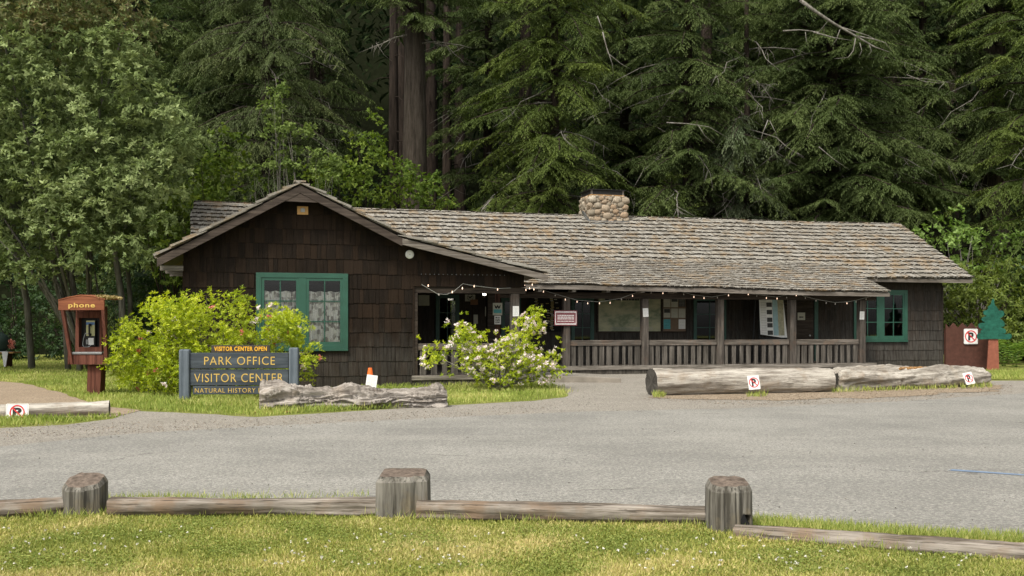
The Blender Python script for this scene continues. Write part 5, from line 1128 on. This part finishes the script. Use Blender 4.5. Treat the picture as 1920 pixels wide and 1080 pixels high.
sap('leafy green maple clump right of the gable peak', [(700, 250, 22, 50), (670, 300, 50, 50), (640, 350, 60, 40), (720, 340, 80, 50), (760, 360, 70, 40), (600, 335, 30, 26)], (43, 46), 110, (.35, .6), 'leaf_maple', (.17, .11), 34, 690)
sap('small leafy maple beside the foot of the thick redwood trunk', [(800, 370, 45, 28), (760, 330, 30, 30), (840, 385, 16, 18)], (44, 46), 34, (.25, .45), 'leaf_maple', (.15, .09), 38, 800)
# right side
sap('pale green leafy tree leaning over the right end of the roof', [(1780, 430, 55, 30), (1850, 440, 55, 40), (1750, 480, 60, 26), (1830, 500, 60, 40), (1890, 500, 40, 50), (1720, 425, 26, 14), (1770, 395, 30, 16), (1800, 520, 36, 26), (1870, 540, 50, 30)], (43.2, 46), 95, (.28, .5), 'leaf_pale', (.19, .10), 40, 1810, 'dogwood_tree', 30, 6, 'twig', .05)
sap('yellow-lit distant leaves low between the trunks at right', [(1745, 350, 32, 22), (1790, 365, 30, 24), (1720, 385, 20, 14)], (60, 63), 26, (.5, .8), 'leaf_pale', (.25, .16), 26, 1750, 'maple_tree')
sap('broad rhododendron bank behind the brown fence', [(1810, 590, 60, 50), (1870, 580, 60, 50), (1900, 530, 60, 50), (1830, 540, 50, 40), (1790, 560, 24, 60), (1890, 645, 50, 26), (1920, 640, 40, 30)], (40.6, 43), 150, (.35, .6), 'leaf_rhodo', (.20, .06), 34, 1850, 'rhododendron_bush', 20, 8, cat='bush')
sap('dark shrub beyond the right edge behind the ferns', [(1960, 560, 70, 100), (1990, 450, 60, 100)], (42, 45), 60, (.5, .7), 'leaf_dark', (.2, .08), 30, 1960, 'understory_shrub', cat='shrub')
def unit1(): return Vector(unit(1)[0])
def fern(label, x, y, Y, n=11, L=1.5):
    g0 = Vector(((x-960)/F*Y, Y, 0)); t = thing('sword_fern', label, 'fern', g0, 0, 'ferns beside the painted tree cutout'); P = []; D = []; U = []; LL = []
    for i in range(n):
        a = 2*math.pi*i/n+random.uniform(-.2, .2); o_ = Vector((math.cos(a), math.sin(a), 0)); ln = L*random.uniform(.8, 1.15)
        for j in range(17):
            s = j/17; p = o_*ln*(s*.85)+Vector((0, 0, ln*(1.7*s-1.05*s*s)+.05)); tg = (o_*.85+Vector((0, 0, 1.7-2.1*s))).normalized(); sd = Vector((-o_.y, o_.x, 0))
            for sg in (-1, 1): P.append(p+unit1()*.015); D.append(tg*.35+sd*sg+unit1()*.25); U.append(Vector((0, 0, 1))-tg*tg.z); LL.append(.22*math.sin(math.pi*min(1, s*.9+.12))*ln)
    quads('fronds', np.array(P), np.array(D), np.array(U), np.array(LL), .035, M['fern'], t, None, .15); return t
fern('lush sword fern just right of the tree cutout', 1903, 690, 38.2); fern('sword fern behind the tree cutout trunk', 1882, 680, 39.2, L=1.3); fern('sword fern at the right edge of the view', 1935, 680, 38.6, L=1.2)

# ------------------------------------------------------------ conifers
def conifer(name, label, x, Y, H, R0, z0, mat, seed, nb=70, trunk_r=.35, droop=.5, twig_len=.34, spray=(.22, .05), dens=1., zmax=24, group=None, lean=0, asym=None, bare=6, rise=.15, trunkmat='bark_dark', hang=.35):
    global rng
    r_ = np.random.default_rng(seed); base = Vector(((x-960)/F*Y, Y, 0)); t = thing(name, label, 'tree', base, 0, group)
    m = MB(); nsg = 10; pts = [(lean*(i/nsg)+.08*mn.noise((i*.7, seed, 0)), 0, H*i/nsg) for i in range(nsg+1)]; m.tube(pts, [trunk_r*(1.25 if i == 0 else 1)*(1-.88*i/nsg) for i in range(nsg+1)], 14)
    P = []; D = []; U = []; Lg_ = []; T = []
    nb = int(nb*1.3)
    for b in range(nb):
        h = z0+(min(H, zmax)-z0)*((b+r_.random())/nb); h = max(z0, h+.45*math.sin(h*4.2+seed)+r_.normal(0, .15)); az = r_.uniform(0, 2*np.pi)
        if asym is not None and r_.random() < .5: az = asym+r_.normal(0, .7)
        L = (R0*(max(.12, (1-(h-z0*.3)/(H*1.05)))**.75 if H < 15 else .92-.012*h)*r_.uniform(.45, 1.2)); lat = r_.normal(0, .16); o = np.array([math.cos(az), math.sin(az), 0]); sd = np.array([-o[1], o[0], 0]); dr = droop*r_.uniform(.45, 1.25); rs = rise+r_.uniform(-.1, .22)
        st = np.array([lean*h/H, 0, h]); f = lambda s: st+o*L*s+sd*L*lat*s*s+np.array([0, 0, L*(rs*s-dr*s*s)+.06*math.sin(s*9+b)])
        m.tube([tuple(f(s)) for s in (0, .3, .6, .9)], [.012*L+.02, .01*L+.012, .006*L+.008, .004*L+.004], 5)
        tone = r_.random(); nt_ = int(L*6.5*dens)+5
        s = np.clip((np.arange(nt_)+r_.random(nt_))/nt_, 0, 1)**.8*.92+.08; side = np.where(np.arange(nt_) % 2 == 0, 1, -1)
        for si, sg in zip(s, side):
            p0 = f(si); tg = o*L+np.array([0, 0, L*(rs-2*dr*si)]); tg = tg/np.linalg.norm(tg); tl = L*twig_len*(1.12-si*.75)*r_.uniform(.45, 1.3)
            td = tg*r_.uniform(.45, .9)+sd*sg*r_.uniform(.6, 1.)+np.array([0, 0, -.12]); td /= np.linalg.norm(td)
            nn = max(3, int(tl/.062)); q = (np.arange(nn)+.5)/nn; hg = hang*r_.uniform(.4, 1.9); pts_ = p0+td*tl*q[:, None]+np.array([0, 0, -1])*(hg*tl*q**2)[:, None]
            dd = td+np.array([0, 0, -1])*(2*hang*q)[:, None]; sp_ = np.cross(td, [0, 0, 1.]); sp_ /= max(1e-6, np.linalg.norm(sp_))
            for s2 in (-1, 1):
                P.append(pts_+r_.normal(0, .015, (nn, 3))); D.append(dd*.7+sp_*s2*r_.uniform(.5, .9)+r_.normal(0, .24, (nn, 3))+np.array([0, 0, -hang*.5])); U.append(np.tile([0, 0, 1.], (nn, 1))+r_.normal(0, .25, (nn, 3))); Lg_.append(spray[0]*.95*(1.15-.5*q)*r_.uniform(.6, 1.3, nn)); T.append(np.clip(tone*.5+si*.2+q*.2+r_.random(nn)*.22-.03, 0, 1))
    m.build('trunk', M[trunkmat], t, smooth=True); m = MB(); bare = int(bare*2)
    for b in range(bare):                # dead lichened twigs
        h = z0+(min(H, 16)-z0)*r_.random(); az = r_.uniform(np.pi, 2*np.pi); L = R0*r_.uniform(.5, .9); p = np.array([0, 0, h]); o = np.array([math.cos(az), math.sin(az), r_.uniform(-.5, .15)])
        path = [tuple(p+o*L*q+np.array([r_.normal(0, .12), r_.normal(0, .12), -.25*L*q*q])) for q in (0, .25, .5, .75, 1)]; m.tube(path, [.045, .035, .026, .018, .006], 5)
        for _ in range(6): q = r_.uniform(.3, .95); a = p+o*L*q+np.array([0, 0, -.25*L*q*q]); e = a+r_.normal(0, .35, 3)+np.array([0, -.1, -.35]); mid_ = (a+e)/2+r_.normal(0, .06, 3); m.tube([tuple(a), tuple(mid_), tuple(e)], [.016, .011, .004], 4)
    if bare: m.build('dead_limbs', M['twig'], t, smooth=True)
    P, D, U, Lg_, T = map(np.concatenate, (P, D, U, Lg_, T)); keep = P[:, 2] > .2
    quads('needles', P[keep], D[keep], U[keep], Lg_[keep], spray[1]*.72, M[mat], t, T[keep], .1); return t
front = -math.pi/2
conifer('redwood_tree', 'soft olive redwood with drooping lichened twigs above the gable at left', 500, 48, 34, 5.2, 5.0, 'needle_r', 11, 120, .38, .55, .30, (.20, .045), zmax=20, asym=front, bare=8, hang=.6, trunkmat='bark')
conifer('spruce_tree', 'tall spruce with bright layered boughs left of the chimney', 1040, 48, 32, 5.6, 1.5, 'needle_b', 22, 120, .30, .50, .34, (.22, .05), zmax=19, asym=front, bare=9)
conifer('young_spruce', 'young yellow-green spruce showing just above the ridge left of the chimney', 930, 45.5, 8.4, 3.2, 3.0, 'needle_b', 33, 46, .12, .15, .36, (.2, .05), bare=1, rise=.5, asym=front)
conifer('hemlock_tree', 'dark drooping hemlock above and right of the chimney', 1290, 50, 33, 5.8, 3, 'needle', 44, 120, .34, .5, .34, (.22, .05), zmax=20, asym=front, bare=6)
conifer('hemlock_tree', 'wide hemlock with long sweeping boughs above the right part of the roof', 1560, 50, 36, 7.2, 3.5, 'needle', 55, 150, .42, .42, .32, (.24, .05), zmax=20, asym=front, bare=8)
conifer('fir_tree', 'grey lichened fir with pale hanging branch tips over the roof middle', 1400, 49, 26, 4.4, 6.2, 'needle_g', 66, 26, .25, .75, .30, (.22, .045), zmax=11.5, asym=front, bare=10, hang=.7)
conifer('hemlock_tree', 'low dark hemlock touching the ridge below the sweeping boughs', 1480, 48.5, 9.0, 3.8, 2.6, 'needle', 77, 50, .14, .25, .36, (.2, .05), bare=1, rise=.3, asym=front)
conifer('spruce_tree', 'spruce with light green boughs at the right edge', 1930, 46, 30, 4.6, 1.5, 'needle_b', 88, 100, .3, .45, .34, (.22, .05), zmax=18, asym=front, bare=5)
conifer('redwood_tree', 'shaded redwood behind the alder sapling, left of the thick trunk', 590, 54, 36, 4.0, 6, 'needle', 99, 100, .45, .5, .32, (.24, .055), zmax=22, asym=front, hang=.6)
conifer('redwood_tree', 'thick bare-trunked redwood standing behind the roof with boughs high up', 778, 51, 40, 5.0, 17.0, 'needle', 101, 50, .80, .45, .34, (.26, .06), zmax=24, asym=front, trunkmat='bark', bare=2)
conifer('redwood_tree', 'dark redwood left edge behind the broadleaf tree', 250, 50, 34, 5.5, 3, 'needle', 111, 90, .5, .5, .34, (.26, .06), zmax=22, asym=front)
conifer('hemlock_tree', 'dark hemlock filling the gap between the spruce and the thick trunk', 915, 60, 36, 5.2, 9.0, 'needle', 121, 60, .4, .45, .34, (.30, .07), zmax=24, asym=front)
conifer('redwood_tree', 'huge dark redwood trunk near the right edge behind the pale tree', 1865, 54, 40, 6.0, 9.5, 'needle', 131, 70, .88, .45, .34, (.28, .07), zmax=23, asym=front, trunkmat='bark', bare=7)
conifer('hemlock_tree', 'dark hemlock between the sweeping boughs and the right redwood', 1730, 57, 34, 6.5, 7.5, 'needle', 141, 90, .4, .45, .34, (.28, .065), zmax=23, asym=front)
conifer('hemlock_tree', 'dark hemlock deep behind, between the spruce and the drooping hemlock', 1170, 58, 36, 6.5, 6.5, 'needle', 151, 80, .4, .4, .34, (.28, .07), zmax=23, asym=front)
conifer('hemlock_tree', 'dark hemlock deep behind the sweeping boughs at the middle right', 1440, 60, 36, 6.8, 6.5, 'needle', 161, 80, .4, .4, .34, (.30, .07), zmax=24, asym=front)
conifer('redwood_tree', 'dark redwood deep behind the olive redwood above the gable', 420, 60, 36, 6.8, 7.0, 'needle', 171, 80, .4, .5, .34, (.30, .07), zmax=24, asym=front)
conifer('young_spruce', 'young hemlock filling the low gap behind the roof right of the chimney', 1260, 47.5, 8.6, 3.4, 2.6, 'needle_b', 181, 46, .12, .2, .36, (.2, .05), bare=1, rise=.4, asym=front)
conifer('young_spruce', 'young dark conifer behind the roof near its right end', 1640, 50, 9.6, 3.6, 2.6, 'needle', 191, 50, .12, .2, .36, (.22, .05), bare=2, rise=.4, asym=front)
hm = sc.objects['hemlock_tree.001']; m = MB(); o0 = hm.location; q_ = lambda x, y, Y=43.5: tuple(at(x, y, Y)-o0); cnt_ = 0
for pth, w0 in (([(1500, 0, 47), (1530, 22), (1565, 45), (1605, 68), (1640, 88), (1668, 98)], .085), ([(1600, 66), (1640, 74), (1660, 80), (1672, 96)], .035), ([(1580, 52), (1625, 66), (1650, 78)], .03), ([(1468, 58), (1500, 56), (1535, 60), (1552, 40)], .035), ([(1525, 60), (1560, 70), (1598, 76)], .04), ([(1604, 72), (1600, 95), (1590, 108), (1565, 110)], .03), ([(1612, 80), (1616, 95), (1610, 108)], .02), ([(1630, 84), (1634, 96), (1626, 106)], .018), ([(1510, 60), (1512, 78), (1518, 88)], .015), ([(1575, 55), (1568, 75), (1560, 85)], .018),
                ([(1250, 230, 44), (1290, 232), (1330, 238), (1370, 262)], .03), ([(1310, 236), (1322, 255), (1340, 270)], .018), ([(1440, 225), (1430, 250), (1425, 270)], .022), ([(1443, 226), (1455, 250), (1462, 275)], .016), ([(1130, 60, 43), (1140, 100), (1165, 120), (1180, 128)], .03), ([(1138, 90), (1148, 120), (1150, 140)], .018), ([(1120, 30), (1132, 62)], .03), ([(1700, 140), (1730, 152), (1760, 156), (1790, 150)], .02), ([(1535, 275), (1565, 300), (1592, 318)], .02)):
    n_ = len(pth); m.tube([q_(p[0], p[1], 43.5) for p in pth], [w0*(1-.8*i/(n_-1)) for i in range(n_)], 6); cnt_ += 1
    if cnt_ in (10, 12, 14, 16, 17, 18, 19): m.build('dead_branch', M['twig'], hm, smooth=True); m = MB()
# bare trunks deeper in the wood
for i, (x, Y, r, lab) in enumerate(((738, 60, .34, 'slim dark trunk just left of the thick redwood'), (752, 64, .5, 'dark trunk close behind the left side of the thick redwood'), (838, 62, .32, 'thin dark trunk right of the thick redwood'), (862, 68, .42, 'dark trunk in the gap left of the tall spruce'), (808, 66, .5, 'dark trunk almost hidden right behind the thick redwood'),
                                   (985, 60, .45, 'dark trunk behind the tall spruce'), (1325, 62, .5, 'dark trunk deep behind the drooping hemlock'), (1675, 62, .55, 'dark trunk behind the sweeping hemlock boughs'), (1785, 64, .4, 'dark trunk left of the huge right redwood'), (600, 66, .4, 'dark trunk deep in the wood behind the alder sapling'))):
    b_ = Vector(((x-960)/F*Y, Y, 0)); t = thing('forest_tree', lab, 'tree', b_, 0, 'bare trunks deep in the wood'); m = MB()
    nr = 18; vs = []; fs = []
    for j in range(26):
        z = j*1.3-.3; rr = r*(1.25-.02*j if j else 1.5)*(1-.018*j)
        for q in range(nr): a = 2*math.pi*q/nr; w_ = rr*(1+.09*math.sin(a*7+z*.1)+.05*mn.noise((math.cos(a)*3, math.sin(a)*3, z*.3))); vs.append((w_*math.cos(a), w_*math.sin(a), z))
    for j in range(25):
        for q in range(nr): fs.append((j*nr+q, j*nr+(q+1) % nr, (j+1)*nr+(q+1) % nr, (j+1)*nr+q))
    mesh_obj('trunk', vs, fs, M['bark_dark'], t, smooth=True)
    m = MB()
    for _ in range(10): z = random.uniform(4, 22); a = random.uniform(math.pi, 2*math.pi); L = random.uniform(.8, 2.2); m.tube([(0, 0, z), (L*.5*math.cos(a), L*.5*math.sin(a), z-.1), (L*math.cos(a), L*math.sin(a), z-.5)], [.04, .03, .01], 5)
    m.build('dead_limbs', M['bark_dark'], t)
# deep wood reading as one mass
n = 80000; X = rng.uniform(-48, 52, n); Yw = rng.uniform(62, 84, n); Zw = rng.uniform(0, 42, n)+(Yw-56)*.5
k_ = np.array([mn.noise((a*.16, b*.12, c*.16)) for a, b, c in zip(X, Yw, Zw)]) > -.05
M['needle_far'] = leafmat('far_needles', (.012, .022, .010), (.022, .033, .014), (.036, .050, .02), .15, 1, .0, gain=.9)
P = np.stack([X, Yw, Zw], 1)[k_]; o = quads('distant_woodland', P, unit(len(P))*np.array([1, 1, .4])+np.array([0, -.2, -.5]), unit(len(P))+np.array([0, 0, 1.]), rng.uniform(.5, 1.3, len(P)), .30, M['needle_far'], None, None, .2)
tag(o, 'dense dark wood closing the view behind all the trees', 'woodland', None, 'stuff')
